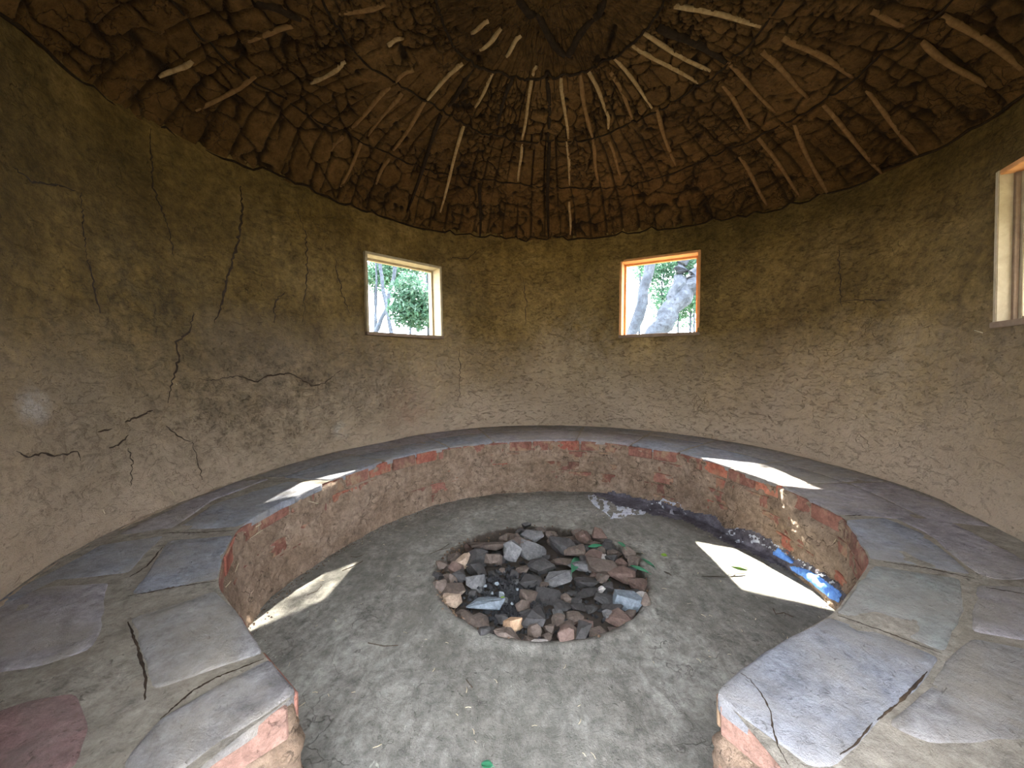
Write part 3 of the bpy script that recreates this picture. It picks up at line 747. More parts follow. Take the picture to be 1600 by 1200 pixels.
for i, (l, w) in enumerate(CRB[:-1]): crack(l, w, [T_bed] + T_slabs, bench, .8, 50 + i)

# ------------------------------------------------------------------ windows (timber linings with a thinner frame outside)
M_pine = wood_mat('pale_timber', (.33, .27, .17), (.46, .38, .25), 14)
M_pine2 = wood_mat('orange_timber', (.52, .24, .09), (.66, .34, .15), 14)
M_sill = wood_mat('weathered_timber', (.16, .11, .075), (.25, .18, .12), 14)
def board(name, o, u, n, x0, x1, z0, z1, d0, d1, mat, parent, bev=.003):
    LE, ZM = parent['lean'], parent['zm']
    bm = bmesh.new(); vv = []
    for z in (z0, z1):
        for x, d in ((x0, d0), (x1, d0), (x1, d1), (x0, d1)):
            p = o + u * x + n * (d + LE * (z - ZM)); vv.append(bm.verts.new((p.x * S, p.y * S, z * S)))
    for f in ((0, 3, 2, 1), (4, 5, 6, 7), (0, 1, 5, 4), (1, 2, 6, 5), (2, 3, 7, 6), (3, 0, 4, 7)): bm.faces.new([vv[i] for i in f])
    bmesh.ops.recalc_face_normals(bm, faces=bm.faces); bmesh.ops.bevel(bm, geom=bm.edges[:], offset=bev, segments=2, affect='EDGES')
    ob = bm_obj(name, bm, mat, None); ob.parent = parent; ob.matrix_parent_inverse = Matrix.Translation(-Vector(parent.location)); return ob
for i, (a, b, z0, z1) in enumerate(WIN):
    a = Vector((a[0], a[1], 0)); b = Vector((b[0], b[1], 0)); Wd = (b - a).length; u = (b - a).normalized(); n = Vector((-u.y, u.x, 0))
    if n.dot(a - Vector((C0[0], C0[1], 0))) < 0: n = -n
    o = a; rt_ = empty('window_%d' % (i + 1), ((a.x + b.x) / 2 * S, (a.y + b.y) / 2 * S, z0 * S)); rt_['kind'] = 'structure'
    rt_['label'] = ['small square open window in the back wall, the left one', 'small square open window in the back wall, the right one with orange timber', 'open window at the right edge with pale jamb boards'][i]
    thm = ang(((a.x + b.x) / 2, (a.y + b.y) / 2)); q0 = wall_pt(thm, z0); q1 = wall_pt(thm, z1)
    rt_['lean'] = (math.hypot(q1[0] - C0[0], q1[1] - C0[1]) - math.hypot(q0[0] - C0[0], q0[1] - C0[1])) / (z1 - z0); rt_['zm'] = 1.57 if i < 2 else 1.5
    if i == 2: rt_['lean'] = -.02
    t = .015; di, do = (-.020, THK + .02) if i < 2 else (-.06, THK + .05)
    jm = [M_pine, M_pine2, M_pine][i]; tm = [M_pine, M_pine2, M_pine2][i]
    board('jamb_board', o, u, n, -t, t * .35, z0 - t, z1 + t, di, do, jm, rt_); board('jamb_board', o, u, n, Wd - t * .35, Wd + t, z0 - t, z1 + t, di, do, jm, rt_)
    board('head_board', o, u, n, t * .35, Wd - t * .35, z1 - t * .35, z1 + t, di + .002, do, tm, rt_)
    board('sill_board', o, u, n, -t * 1.2, Wd + t * 1.2, z0 - t * 1.6, z0 + t * .1, di - .008, do, M_sill, rt_)
    if i == 2:
        board('stop_or_shade_bead', o, u, n, t * .35, t * .35 + .014, z0 + .003, z1 - t * .36, -.016, -.001, M_sill, rt_, .001)  # dark strip standing in for the shaded gap between jamb and frame
        board('shadow_strip', o, u, n, -t - .011, -t - .0005, z0 - .01, z1 + t * .8, -.05, .02, M_char, rt_, .001)  # dark strip that paints in the shadow gap beside the frame
    s0, s1 = (THK * .62, THK * .62 + .035) if i < 2 else (0, .05); w_ = .016 if i < 2 else .03
    board('stop_or_shade_bead', o, u, n, t * .35, t * .35 + w_, z0 + .002, z1 - t * .35, s0, s1, jm, rt_, .002); board('stop_or_shade_bead', o, u, n, Wd - t * .35 - w_, Wd - t * .35, z0 + .002, z1 - t * .35, s0, s1, jm, rt_, .002)
    board('stop_or_shade_bead', o, u, n, t * .35 + w_, Wd - t * .35 - w_, z1 - t * .35 - w_, z1 - t * .35 - .0005, s0, s1, tm, rt_, .002); board('stop_or_shade_bead', o, u, n, t * .35 + w_, Wd - t * .35 - w_, z0 + .002, z0 + .002 + w_ * .6, s0, s1, jm, rt_, .002)

# ------------------------------------------------------------------ fire pit stones
def stone_mat(name, a, b, spec=.3):
    m, nt, bs = new_mat(name); co = objco(nt)
    info = N(nt, 'ShaderNodeObjectInfo').outputs['Random']
    c = ramp(nt, noise(nt, co, 14, 7, .7, .6), [(.3, a), (.7, b)])
    c = mix(nt, .5, c, ramp(nt, info, [(0, .38), (1, .62)]), 'OVERLAY')
    c = mix(nt, .5, c, ramp(nt, noise(nt, co, 70, 5, .7), [(.35, .25), (.65, .75)]), 'OVERLAY')
    nt.links.new(c, bs.inputs['Base Color']); bs.inputs['Roughness'].default_value = .62; bs.inputs['Specular IOR Level'].default_value = spec
    bump(nt, bs, noise(nt, co, 40, 8, .7), .006); return m
MS = dict(b=('brown', stone_mat('brown_stone', (.085, .064, .052), (.19, .148, .12))), g=('grey', stone_mat('grey_stone', (.09, .092, .092), (.22, .215, .21))),
          k=('sooty black', stone_mat('sooty_stone', (.022, .021, .021), (.08, .074, .07), .5)), t=('tan', stone_mat('tan_stone', (.34, .25, .18), (.50, .38, .28))),
          r=('reddish', stone_mat('reddish_stone', (.11, .070, .056), (.20, .138, .112))), s=('slate blue', stone_mat('slate_stone', (.12, .145, .165), (.225, .262, .295))),
          w=('whitish', stone_mat('whitish_stone', (.42, .39, .36), (.66, .62, .58))), o=('orange-tan', stone_mat('orange_stone', (.42, .26, .15), (.55, .38, .25))))
ST = """470 260 230 92 b;630 235 80 80 b;725 215 125 105 g;740 300 145 85 g;610 320 95 145 g;405 350 125 115 k;500 355 90 98 b;325 365 95 105 t;900 275 145 115 k;985 310 120 92 b
300 435 105 85 k;235 450 92 92 b;548 408 52 55 b;620 420 62 62 k;682 392 85 55 b;785 378 145 95 k;910 350 135 52 b;1015 378 130 85 g;1105 325 105 82 r;1155 392 165 115 b
1262 430 135 112 r;385 488 125 122 g;715 462 132 92 k;890 450 150 85 g;1052 465 132 82 k;265 525 160 105 b;450 605 205 105 s;250 585 112 95 t;320 672 132 95 b;405 700 132 105 b
470 752 112 85 k;617 712 125 105 o;745 692 152 132 k;592 802 155 65 b;700 802 74 64 b;782 816 104 64 w;862 812 74 54 k;960 770 125 92 b;1035 702 112 62 r;1145 762 132 82 b
1265 690 172 115 r;1302 572 165 132 s;1368 482 112 92 r;1378 538 92 34 w;1052 530 122 72 k;1160 562 102 64 k;1012 610 82 72 k;838 540 155 92 k;920 602 122 74 k;872 648 92 64 g
982 660 92 54 b;1082 616 64 64 k;932 710 82 64 b;1140 505 42 42 w;822 766 62 44 b;1205 612 112 72 k;1055 742 82 54 k;1140 322 52 36 w;565 225 62 62 b;1045 268 62 54 k
190 395 70 70 b;180 520 82 84 b;1405 620 54 84 b;445 805 64 44 k;1215 735 62 60 b;492 428 92 44 k;1182 662 82 62 g;842 240 52 64 b;955 218 92 44 b;230 385 60 50 b
620 470 60 40 g;565 560 50 45 g;760 610 50 40 k;690 640 60 40 k;560 660 60 40 k;800 480 60 50 b;1100 410 60 40 r;960 520 70 50 k;990 570 60 45 k;1320 650 70 60 b;1330 520 70 50 k;1240 520 60 50 r;520 300 60 40 k;810 320 50 40 k"""
stones = []
used = {}
def stone_bm(wx, wy, wz, seed, yaw):
    r = random.Random(seed); bm = bmesh.new(); pts = []
    for _ in range(15 + r.randrange(6)):
        v = Vector((r.gauss(0, 1), r.gauss(0, 1), r.gauss(0, 1))).normalized()
        # push towards a block so that broken, flat-sided stones come out
        mx = max(abs(v.x), abs(v.y), abs(v.z)); v = v.lerp(v / mx, r.uniform(.35, 1.0)) * r.uniform(.82, 1.08)
        pts.append(bm.verts.new((v.x * wx / 2, v.y * wy / 2, v.z * wz / 2)))
    h = bmesh.ops.convex_hull(bm, input=pts)
    bmesh.ops.delete(bm, geom=[g for g in set(h['geom_interior'] + h['geom_unused']) if isinstance(g, bmesh.types.BMVert)], context='VERTS')
    bmesh.ops.bevel(bm, geom=bm.edges[:], offset=min(wx, wz) * .03, segments=1, affect='EDGES', clamp_overlap=True)
    bmesh.ops.subdivide_edges(bm, edges=[e for e in bm.edges if e.calc_length() > wx * .22], cuts=1, use_grid_fill=True)
    bmesh.ops.triangulate(bm, faces=bm.faces)
    for v in bm.verts:
        v.co += Vector((r.uniform(-1, 1), r.uniform(-1, 1), r.uniform(-1, 1))) * wx * .012
    bmesh.ops.rotate(bm, verts=bm.verts, cent=(0, 0, 0), matrix=Matrix.Rotation(yaw, 3, 'Z') @ Matrix.Rotation(r.uniform(-.3, .3), 3, 'X') @ Matrix.Rotation(r.uniform(-.25, .25), 3, 'Y'))
    return bm
HOURS = 'twelve one two three four five six seven eight nine ten eleven'.split()
specs = []
for k, row in enumerate(ST.replace('\n', ';').split(';')):
    cx, cy, w, h, c = row.split(); cx, cy, w, h = map(float, (cx, cy, w, h))
    px = (640 + cx / 3.81, 780 + (cy + h * .02) / 3.81); d = rays([px])[0]; tt = (-1 + .005) / d[2]
    P = d * tt; dist = np.linalg.norm(P)
    wm = w / 3.81 / F * P[1] * 1.22; hm = h / 3.81 / F * P[1]
    sn = 1 / dist; cs = math.sqrt(1 - sn * sn)
    wy = min(max(wm * .85, .03), hm * 1.3 / sn * .75); wz = min(max(.03, (hm * 1.12 - wy * sn * .75) / cs), .15)
    specs.append((k, P[0], P[1], wm, wy, wz, c, w * h))
areas = sorted(s_[7] for s_ in specs)
fr = random.Random(77); tries = 0; nf = 0
while nf < 46 and tries < 4000:
    tries += 1; a_ = fr.uniform(0, 6.283); q_ = PR * math.sqrt(fr.uniform(.12, .98)); X, Y = PC[0] + math.cos(a_) * q_, PC[1] + math.sin(a_) * q_
    if math.hypot(X - PC[0] + .12, Y - PC[1] + .03) < .17: continue
    dm = min(math.hypot(X - t_[1], (Y - t_[2])) - .38 * t_[3] for t_ in specs)
    if dm < .012: continue
    w_ = min(.075, .03 + dm * 1.3) * fr.uniform(.9, 1.2); specs.append((len(specs), X, Y, w_ * 1.1, w_, w_ * .8, fr.choice('kkkbbr'), 900)); nf += 1
for k, X, Y, wm, wy, wz, c, ar in specs:
    dx, dy = X - PC[0], Y - PC[1]; R = math.hypot(dx, dy)
    # keep the stone inside the pit
    lim = PR + .035 - .38 * min(wm, wy)
    if R > lim: X, Y = PC[0] + dx * lim / R, PC[1] + dy * lim / R; R = lim
    seed = 100 + k; yaw = random.uniform(-.35, .35)
    bm = stone_bm(wm * S, wy * S, wz * S, seed, yaw)
    zmin = min(v.co.z for v in bm.verts)
    o = bm_obj('stone', bm, MS[c][1])
    ground = T_floor.ray_cast(Vector((X * S, Y * S, 1)), Vector((0, 0, -1)))[0]
    o.location = (X * S, Y * S, ground.z - zmin - .35 * 0 - .006)
    ring = 'in the outer ring' if R > .37 else 'halfway in' if R > .2 else 'near the centre'
    a = (math.degrees(math.atan2(dx, dy)) % 360) / 30; hr = HOURS[int(a + .5) % 12]; fine = a - int(a + .5)
    size = 'large' if ar > areas[int(len(areas) * .75)] else 'small' if ar < areas[int(len(areas) * .35)] else 'middle-sized'
    pos = f"{ring} at {hr} o'clock"
    lab = f"{size} {MS[c][0]} stone of the fire pit, {pos}"
    q = used.setdefault(lab, 0); used[lab] += 1
    if q: lab = f"{size} {MS[c][0]} pit stone {ring} just {'past' if fine > 0 else 'before'} {hr} o'clock" + ('' if q < 2 else ', nearer the rim')
    tag(o, lab, 'stone', 'stones of the fire pit')
    stones.append(o)
sp = {26: 'long pale slate-blue stone lying left of the charcoal in the fire pit', 41: 'slate-blue slab stone leaning at the right rim of the fire pit', 31: 'knobbly orange-tan stone before the charcoal in the fire pit',
      32: 'big dark blue-black boulder beside the orange-tan stone', 0: 'long flat brown stone at the upper left rim of the fire pit', 2: 'grey pointed stone topmost at the far rim of the fire pit',
      3: 'grey brick-shaped stone lying just below the topmost pointed one', 40: 'large reddish stone with flat face at the lower right rim', 35: 'whitish rounded stone at the near rim of the fire pit',
      17: 'flat grey stone with a green leaf lying across it', 27: 'tan block of stone at the left rim of the fire pit', 19: 'big brown stone right of the grey one with the leaf'}
for k, l in sp.items(): stones[k]['label'] = l
seen = {}
for o in stones:
    l = o['label']; seen[l] = seen.get(l, 0) + 1
    if seen[l] > 1: o['label'] = ' '.join(l.replace(' of the fire pit,', '').split()[:11]) + ', ' + ('its twin' if seen[l] == 2 else 'a third') + (' further left' if o.location.x < PC[0] * S else ' further right')
# charcoal: uncountable crumbs in one object
V = []; Fc = []; r = random.Random(5)
M_coal = stone_mat('charcoal', (.008, .008, .01), (.035, .036, .04), .6)
def crumb(c, s_, rr):
    b = len(V); q = [Vector((rr.uniform(-1, 1), rr.uniform(-1, 1), rr.uniform(-1, 1))).normalized() * rr.uniform(.6, 1) for _ in range(2)]
    for dx_, dy_, dz_ in ((1, 0, 0), (-1, 0, 0), (0, 1, 0), (0, -1, 0), (0, 0, 1), (0, 0, -1)):
        v = Vector((dx_, dy_, dz_)) * s_ * rr.uniform(.5, 1.2) + q[0] * s_ * .35; V.append(Vector(c) + v)
    for f in ((0, 2, 4), (2, 1, 4), (1, 3, 4), (3, 0, 4), (2, 0, 5), (1, 2, 5), (3, 1, 5), (0, 3, 5)): Fc.append([b + i for i in f])
for k in range(1500):
    if k < 1000:
        px = (640 + r.gauss(600, 110) / 3.81, 780 + r.gauss(565, 80) / 3.81)
    else: px = (640 + r.uniform(220, 1340) / 3.81, 780 + r.uniform(300, 800) / 3.81)
    d = rays([px])[0]; P = d * (-1.0 / d[2])
    if math.hypot(P[0] - PC[0], P[1] - PC[1]) > PR - .05: continue
    g = T_floor.ray_cast(Vector((P[0] * S, P[1] * S, 1)), Vector((0, 0, -1)))[0]
    lift = max(0, .035 - .10 * math.hypot(P[0] + .12, P[1] - 1.83)) * r.random()
    crumb((P[0] * S, P[1] * S, g.z + .006 + lift), r.uniform(.006, .017), r)
ch = mesh_obj('charcoal', V, Fc, M_coal, smooth=False); tag(ch, 'black charcoal crumbs heaped in the middle of the fire pit', 'charcoal', kind='stuff')
M_ash = stone_mat('ash_lump', (.20, .24, .27), (.42, .46, .48), .3)
for k, (x, y, sz) in enumerate([(520, 485, 30), (545, 545, 45), (450, 500, 22), (610, 590, 20), (490, 540, 18), (640, 520, 20)]):
    d = rays([(640 + x / 3.81, 780 + y / 3.81)])[0]; P = d * (-.99 / d[2]); w = sz / 3.81 / F * P[1]
    bm = stone_bm(w * S, w * .9 * S, w * .8 * S, 900 + k, 0); o = bm_obj('charcoal_lump', bm, M_ash)
    g = T_floor.ray_cast(Vector((P[0] * S, P[1] * S, 1)), Vector((0, 0, -1)))[0]; o.location = (P[0] * S, P[1] * S, g.z + .03)
    tag(o, ['ash-grey lump on the charcoal, the rearmost', 'largest ash-grey lump in the middle of the charcoal', 'small ash-grey lump at the left of the charcoal', 'small ash-grey lump at the right front of the charcoal', 'small ash-grey lump left of the largest one', 'small ash-grey lump right of the rearmost one'][k], 'charcoal', 'ash-coated charcoal lumps')
# crumbly earth at the left rim
V = []; Fc = []
for k in range(420):
    a = math.radians(random.gauss(185, 28)) if k < 300 else random.uniform(0, 6.283); rr_ = PR + random.gauss(-.018, .014)
    X, Y = PC[0] + math.cos(a) * rr_, PC[1] + math.sin(a) * rr_
    g = T_floor.ray_cast(Vector((X * S, Y * S, 1)), Vector((0, 0, -1)))[0]; crumb((X * S, Y * S, g.z + .002), random.uniform(.004, .011), r)
M_soil = earth_mat('loose_soil', [(.10, .065, .04), (.15, .10, .065), (.2, .14, .09)], 60, 9, .004)
so_ = mesh_obj('soil_crumbs', V, Fc, M_soil, smooth=False); tag(so_, 'crumbled brown soil along the rim of the fire pit', 'soil', kind='stuff')

# ------------------------------------------------------------------ leaves and twigs
T_st = [T_floor] + [BVHTree.FromPolygons([o.matrix_world @ v.co if False else v.co + o.location for v in o.data.vertices], [p.vertices[:] for p in o.data.polygons]) for o in stones]
def leaf_mat(name, c1, c2):
    m, nt, bs = new_mat(name); c = ramp(nt, noise(nt, objco(nt), 25, 4), [(.3, c1), (.7, c2)])
    nt.links.new(c, bs.inputs['Base Color']); bs.inputs['Roughness'].default_value = .45
    if True:
        tl_ = N(nt, 'ShaderNodeBsdfTranslucent'); nt.links.new(c, tl_.inputs[0]); mx = N(nt, 'ShaderNodeMixShader'); mx.inputs[0].default_value = .5
        nt.links.new(bs.outputs[0], mx.inputs[1]); nt.links.new(tl_.outputs[0], mx.inputs[2]); nt.links.new(mx.outputs[0], nt.nodes['Material Output'].inputs[0])
    return m
M_lg = leaf_mat('green_leaf', (.06, .30, .15), (.12, .42, .24)); M_ly = leaf_mat('yellow_green_leaf', (.22, .42, .04), (.34, .55, .08)); M_ld = leaf_mat('dry_leaf', (.05, .045, .03), (.10, .08, .05))
def leaf(p0, p1, w, mat, label, name='leaf', curl=.15, cat='leaf', lift=.004):
    """p0 tip, p1 tip in pixels; w width in pixels across"""
    h0, h1 = cast(p0, T_st), cast(p1, T_st)
    if not h0 or not h1: return
    a, b = h0[0], h1[0]; nn_ = (h0[1] + h1[1]).normalized(); Ln = (b - a).length
    top = max(a.z, b.z)
    t = (b - a).normalized(); sd = nn_.cross(t).normalized(); nn_ = t.cross(sd)
    if nn_.z < 0: nn_ = -nn_
    W_ = w * h0[2] / F * .5; V = []; Fc = []; n = 9; o0 = (a + b) / 2
    for k in range(n + 1):
        f = k / n; ww = W_ * (math.sin(math.pi * min(1, f * .96 + .03)) ** .8); c = a.lerp(b, f) + nn_ * (lift + curl * Ln * f * (1 - f) * .8)
        for q, (s_, z_) in enumerate(((-1, .25), (-.5, .06), (0, -.05), (.5, .06), (1, .25))):
            V.append(c + sd * ww * s_ + nn_ * W_ * z_ * .8 - o0)
        if k:
            for q in range(4): i_ = 5 * k + q; Fc.append([i_ - 5, i_ - 4, i_ + 1, i_])
    o = mesh_obj(name, V, Fc, mat); o.location = o0
    md = o.modifiers.new('thick', 'SOLIDIFY'); md.thickness = .0006; md.offset = 1
    st_v, st_f = tube([b - o0 + nn_ * lift, b - o0 + t * Ln * .18 + nn_ * lift * .5], .0009, 5)
    mesh_obj('stalk', st_v, st_f, mat, o); tag(o, label, cat)
leaf((919, 855), (941, 853), 6, M_lg, 'green leaf lying at the far right rim of the fire pit')
leaf((902, 872), (893, 896), 11, M_lg, 'green leaf standing on the flat grey stone in the pit')
leaf((966, 848), (977, 858), 7, M_lg, 'pale green leaf on the floor just beyond the far right rim of the pit')
leaf((985, 885), (1013, 896), 8, M_lg, 'long green leaf against the right rim of the fire pit')
leaf((1003, 874), (1022, 887), 6, M_lg, 'narrow green leaf on the floor right of the pit rim')
leaf((1033, 868), (1042, 870), 10, M_ly, 'small round bright green leaf on the floor right of the pit')
leaf((1141, 884), (1168, 890), 8, M_ly, 'yellow-green leaf lying in the patch of sun', curl=.3)
leaf((752, 1197), (770, 1199), 10, M_lg, 'green leaf on the floor at the bottom edge of the picture')
leaf((938, 899), (952, 908), 6, M_lg, 'dull green leaf between dark stones at the right of the pit')
leaf((1037, 894), (1049, 900), 4, M_ld, 'small dark dry leaf on the floor right of the pit', curl=.05)
leaf((983, 866), (1005, 866), 3, M_ld, 'thin dark dry leaf beyond the right rim of the pit', curl=.05)
leaf((1096, 902), (1135, 903), 3, M_ld, 'dark dry leaf sliver in the sun patch, nearest the pit', curl=.05)
leaf((1137, 900), (1166, 898), 3.5, M_ld, 'curled dark dry leaf below the yellow-green one', curl=.2)
leaf((785, 936), (789, 944), 6, M_ly, 'tiny bright green sprout on the charcoal', name='sprout', cat='sprout', curl=.4, lift=.01)
M_twig = wood_mat('dry_twig', (.06, .045, .03), (.13, .09, .06)); M_straw = wood_mat('straw', (.55, .45, .28), (.75, .65, .45))
def twig(line, r_, label, mat=M_twig, name='twig', trees=None, parent=None):
    H = []
    for (a, b) in zip(line, line[1:]):
        for k in range(4): H.append(cast((a[0] + (b[0] - a[0]) * k / 4, a[1] + (b[1] - a[1]) * k / 4), trees or T_st))
    H.append(cast(line[-1], trees or T_st)); H = [h[0] + h[1] * r_ * 1.0 for h in H if h]
    if len(H) < 3: return
    if parent is not None:
        V, Fc = tube(H, r_, 5, .2); o = mesh_obj(name, V, Fc, mat); 
        if parent is bench: under(o)
        else: o.parent = parent
        return
    c = H[len(H) // 2]; V, Fc = tube([h - c for h in H], r_, 5, .2); o = mesh_obj(name, V, Fc, mat); o.location = c; tag(o, label, name)
twig([(672, 866), (690, 858), (702, 850)], .0016, 'short dark twig on the floor left of the far pit rim')
twig([(685, 860), (705, 856), (722, 851)], .0014, 'thin twig pointing at the upper left rim of the pit')
twig([(535, 892), (550, 886), (567, 877)], .0022, 'dark crooked twig on the bright floor left of the pit')
twig([(548, 870), (558, 871), (566, 868)], .0018, 'small hooked twig between the pit and the left bench')
twig([(480, 930), (495, 924), (503, 915)], .0014, 'fine twig on the pale floor near the left bench')
twig([(470, 872), (505, 872)], .0010, 'hair-thin twig on the floor below the left bench')
twig([(1208, 952), (1212, 960), (1225, 958), (1240, 965)], .0020, 'forked dark twig on the floor near the right bench corner')
twig([(575, 1005), (600, 1010), (622, 1009)], .0016, 'dark twig on the shaded floor left in front of the pit')
twig([(1143, 902), (1152, 896)], .0015, 'short bent twig in the sun patch')
twig([(728, 1062), (738, 1075)], .0016, 'short twig on the floor in front of the pit')
for l, tr_, pa in (([(262, 764), (268, 768), (272, 776)], [T_wall], wall), ([(160, 797), (163, 803)], [T_wall], wall), ([(1523, 516), (1536, 520)], [T_wall], wall), ([(274, 599), (276, 602)], [T_wall], wall)):
    twig(l, .0018, None, M_straw, 'straw', tr_, pa)
for l in ([(482, 783), (497, 787)], [(382, 832), (405, 820), (425, 806)], [(390, 842), (410, 828)], [(352, 918), (360, 908)], [(367, 895), (372, 880)], [(1224, 770), (1229, 774)], [(1303, 848), (1307, 842)]):
    twig(l, .0016, None, M_straw, 'straw', [T_face], bench)
for l in ([(277, 1114), (298, 1111)], [(420, 1076), (424, 1074)], [(640, 1020), (645, 1018)], [(1245, 1148), (1250, 1150)]): pass
V = []; Fc = []
r = random.Random(8)
for k in range(260):   # litter of chaff on the floor, uncountable
    a = r.uniform(0, 6.283); rr_ = PR + .05 + r.random() ** .7 * .8; X, Y = PC[0] + math.cos(a) * rr_, PC[1] + math.sin(a) * rr_ * 1.1
    if Y < .5: continue
    g = T_floor.ray_cast(Vector((X * S, Y * S, .3)), Vector((0, 0, -1)))[0]
    if g is None: continue
    b_ = r.uniform(0, 3.14); l_ = r.uniform(.004, .014); v, f = tube([g + Vector((-math.cos(b_) * l_, -math.sin(b_) * l_, .0012)), g + Vector((0, 0, .0022)), g + Vector((math.cos(b_ + .4) * l_, math.sin(b_ + .4) * l_, .0012))], r.uniform(.0006, .0013), 4)
    b0 = len(V); V += v; Fc += [[i + b0 for i in q] for q in f]
tag(mesh_obj('chaff', V, Fc, M_straw), 'scattered bits of straw chaff on the grey floor', 'chaff', kind='stuff')
V = []; Fc = []
for k in range(500):
    # dark crumbs gathered along the foot of the bench at the left
    if k < 350: s_ = r.uniform(.5, PLEN * .42)
    else: s_ = r.uniform(.5, PLEN - .5)
    p = path_at(np.array([s_]))[0]; n_, _ = path_nrm(np.array([s_])); q = p + n_[0] * FLIP * (.022 + abs(r.gauss(0, .025)))
    g = T_floor.ray_cast(Vector((q[0] * S, q[1] * S, .3)), Vector((0, 0, -1)))[0]
    if g: crumb((g.x, g.y, g.z + .001), r.uniform(.002, .006), r)
tag(mesh_obj('mud_crumbs', V, Fc, M_soil, smooth=False), 'dark mud crumbs fallen along the foot of the bench', 'crumbs', kind='stuff')

# ------------------------------------------------------------------ outdoors
M_ground = earth_mat('dry_ground', [(.13, .13, .07), (.18, .17, .10), (.24, .22, .14)], 20, .4, .02)
gx = np.linspace(-28, 28, 90); X7, Y7 = np.meshgrid(gx, gx, indexing='ij'); P7 = np.stack([X7.ravel(), Y7.ravel(), 0 * X7.ravel()], -1)
rr_ = np.hypot(P7[:, 0] - .2, P7[:, 1] - 2.2)
P7[:, 2] = -.10 + np.clip((rr_ - 4), 0, 99) * .0 + .05 * fbm(P7, .4, 701, 3) * np.clip((rr_ - 3.2), 0, 1)
P7[:, 2] += 2.4 * np.exp(-(((P7[:, 0] + 4.6) / 2.6) ** 2 + ((P7[:, 1] - 9.5) / 2.2) ** 2))      # bank seen through the left window
ground = mesh_obj('ground', P7, gridfaces(90, 90, False), M_ground); tag(ground, 'dry pale ground outside the hut', kind='structure')
T_ground = bvh(ground)
M_bark = earth_mat('tree_bark', [(.030, .038, .05), (.045, .058, .075), (.075, .09, .11)], 30, 5, .03)
M_leafs = [leaf_mat('tree_leaf', (.022, .066, .038), (.045, .105, .065)), leaf_mat('light_tree_leaf', (.035, .10, .06), (.07, .16, .095))]
def crown(name, mat, parent, balls, n, sz, seed):
    r = np.random.default_rng(seed); V = []
    tot = sum(b[3] ** 2 for b in balls); A = []
    for (x, y, z, R) in balls:
        m = int(n * R * R / tot); v = r.normal(size=(m, 3)); v /= np.linalg.norm(v, axis=1)[:, None]; rad = R * r.random(m) ** .45
        A.append(np.array([x, y, z]) + v * rad[:, None] * np.array([1, 1, .8]))
    A = np.vstack(A); n = len(A)
    u_ = r.normal(size=(n, 3)); u_ /= np.linalg.norm(u_, axis=1)[:, None]; w_ = np.cross(u_, r.normal(size=(n, 3))); w_ /= np.linalg.norm(w_, axis=1)[:, None]
    s_ = sz * r.uniform(.6, 1.3, n)[:, None]
    V = np.stack([A - u_ * s_, A + w_ * s_ * .35, A + u_ * s_, A - w_ * s_ * .35], 1).reshape(-1, 3); f = np.arange(4 * n).reshape(-1, 4)
    o = mesh_obj(name, V - (np.array(parent.location) if parent else 0), f, mat, parent, smooth=False); o['kind'] = 'stuff'; return o
def tree(base, limbs, balls, label, mat=0, n=2500, sz=.06, seed=1, name='tree', group=None):
    z = T_ground.ray_cast(Vector((base[0], base[1], 9)), Vector((0, 0, -1)))[0].z - .05
    rt_ = empty(name, (base[0], base[1], z)); tag(rt_, label, 'tree' if name == 'tree' else 'shrub', group); L0 = Vector(rt_.location)
    for k, (pts, r0, r1) in enumerate(limbs):
        P = [Vector((p[0], p[1], (z if p[2] is None else p[2]))) - L0 for p in pts]; Q = []
        for a, b in zip(P, P[1:]):
            for j in range(5): Q.append(a.lerp(b, j / 5) + Vector((math.sin(j * 1.9 + k + seed), math.cos(j * 2.3 + k), 0)) * r0 * .22)
        Q.append(P[-1]); m = len(Q)
        V, Fc = tube(Q, [r0 + (r1 - r0) * j / (m - 1) for j in range(m)], 9, .1, k)
        mesh_obj('trunk' if k == 0 else 'branch', V, Fc, M_bark, rt_)
    if balls: crown('foliage', M_leafs[mat], rt_, balls, n, sz, seed)
    return rt_
def vp(px, y):   # point under a traced pixel at distance y (metres)
    d = rays([px])[0]; t = y / d[1]; return (d[0] * t, y, 1 * S + d[2] * t)
def ext(p, q, zt):  # extend the line p-q to height zt
    t = (zt - p[2]) / (q[2] - p[2]); return tuple(p[i] + (q[i] - p[i]) * t for i in range(3))
# right window: two leaning trunks, the right one forked
a, b = vp((990, 520), 7.6), vp((1019, 405), 7.6); g0 = ext(a, b, 0); g1 = ext(a, b, 5)
tree(g0, [([(g0[0], g0[1], None), a, b, g1], .12, .09)], [(g1[0], g1[1], 5.2, 1.3), (g1[0] - 1.3, 8.6, 4.7, 1.)], 'slim straight tree trunk seen through the left half of the right window', 0, 1500, .07, 11)
a, b = vp((1022, 520), 6.8), vp((1075, 452), 6.8); g0 = ext(a, b, 0); c_ = vp((1100, 420), 6.8); c2 = ext(b, c_, 3.8)
e1_ = vp((1062, 432), 6.8); e2_ = vp((1068, 398), 6.8); e3_ = ext(e1_, e2_, 4.6)
tree(g0, [([(g0[0], g0[1], None), a, b, c_, c2], .19, .13), ([vp((1048, 487), 6.8), e1_, e2_, e3_], .12, .08), ([e2_, vp((1085, 392), 6.6), ext(e2_, vp((1088, 385), 6.6), 3.6)], .035, .02)],
     [(c2[0] + .8, 7.2, 5.4, 1.4), (e3_[0], 8.2, 5.6, 1.4)], 'thick leaning forked tree seen through the right window', 0, 2500, .07, 12)
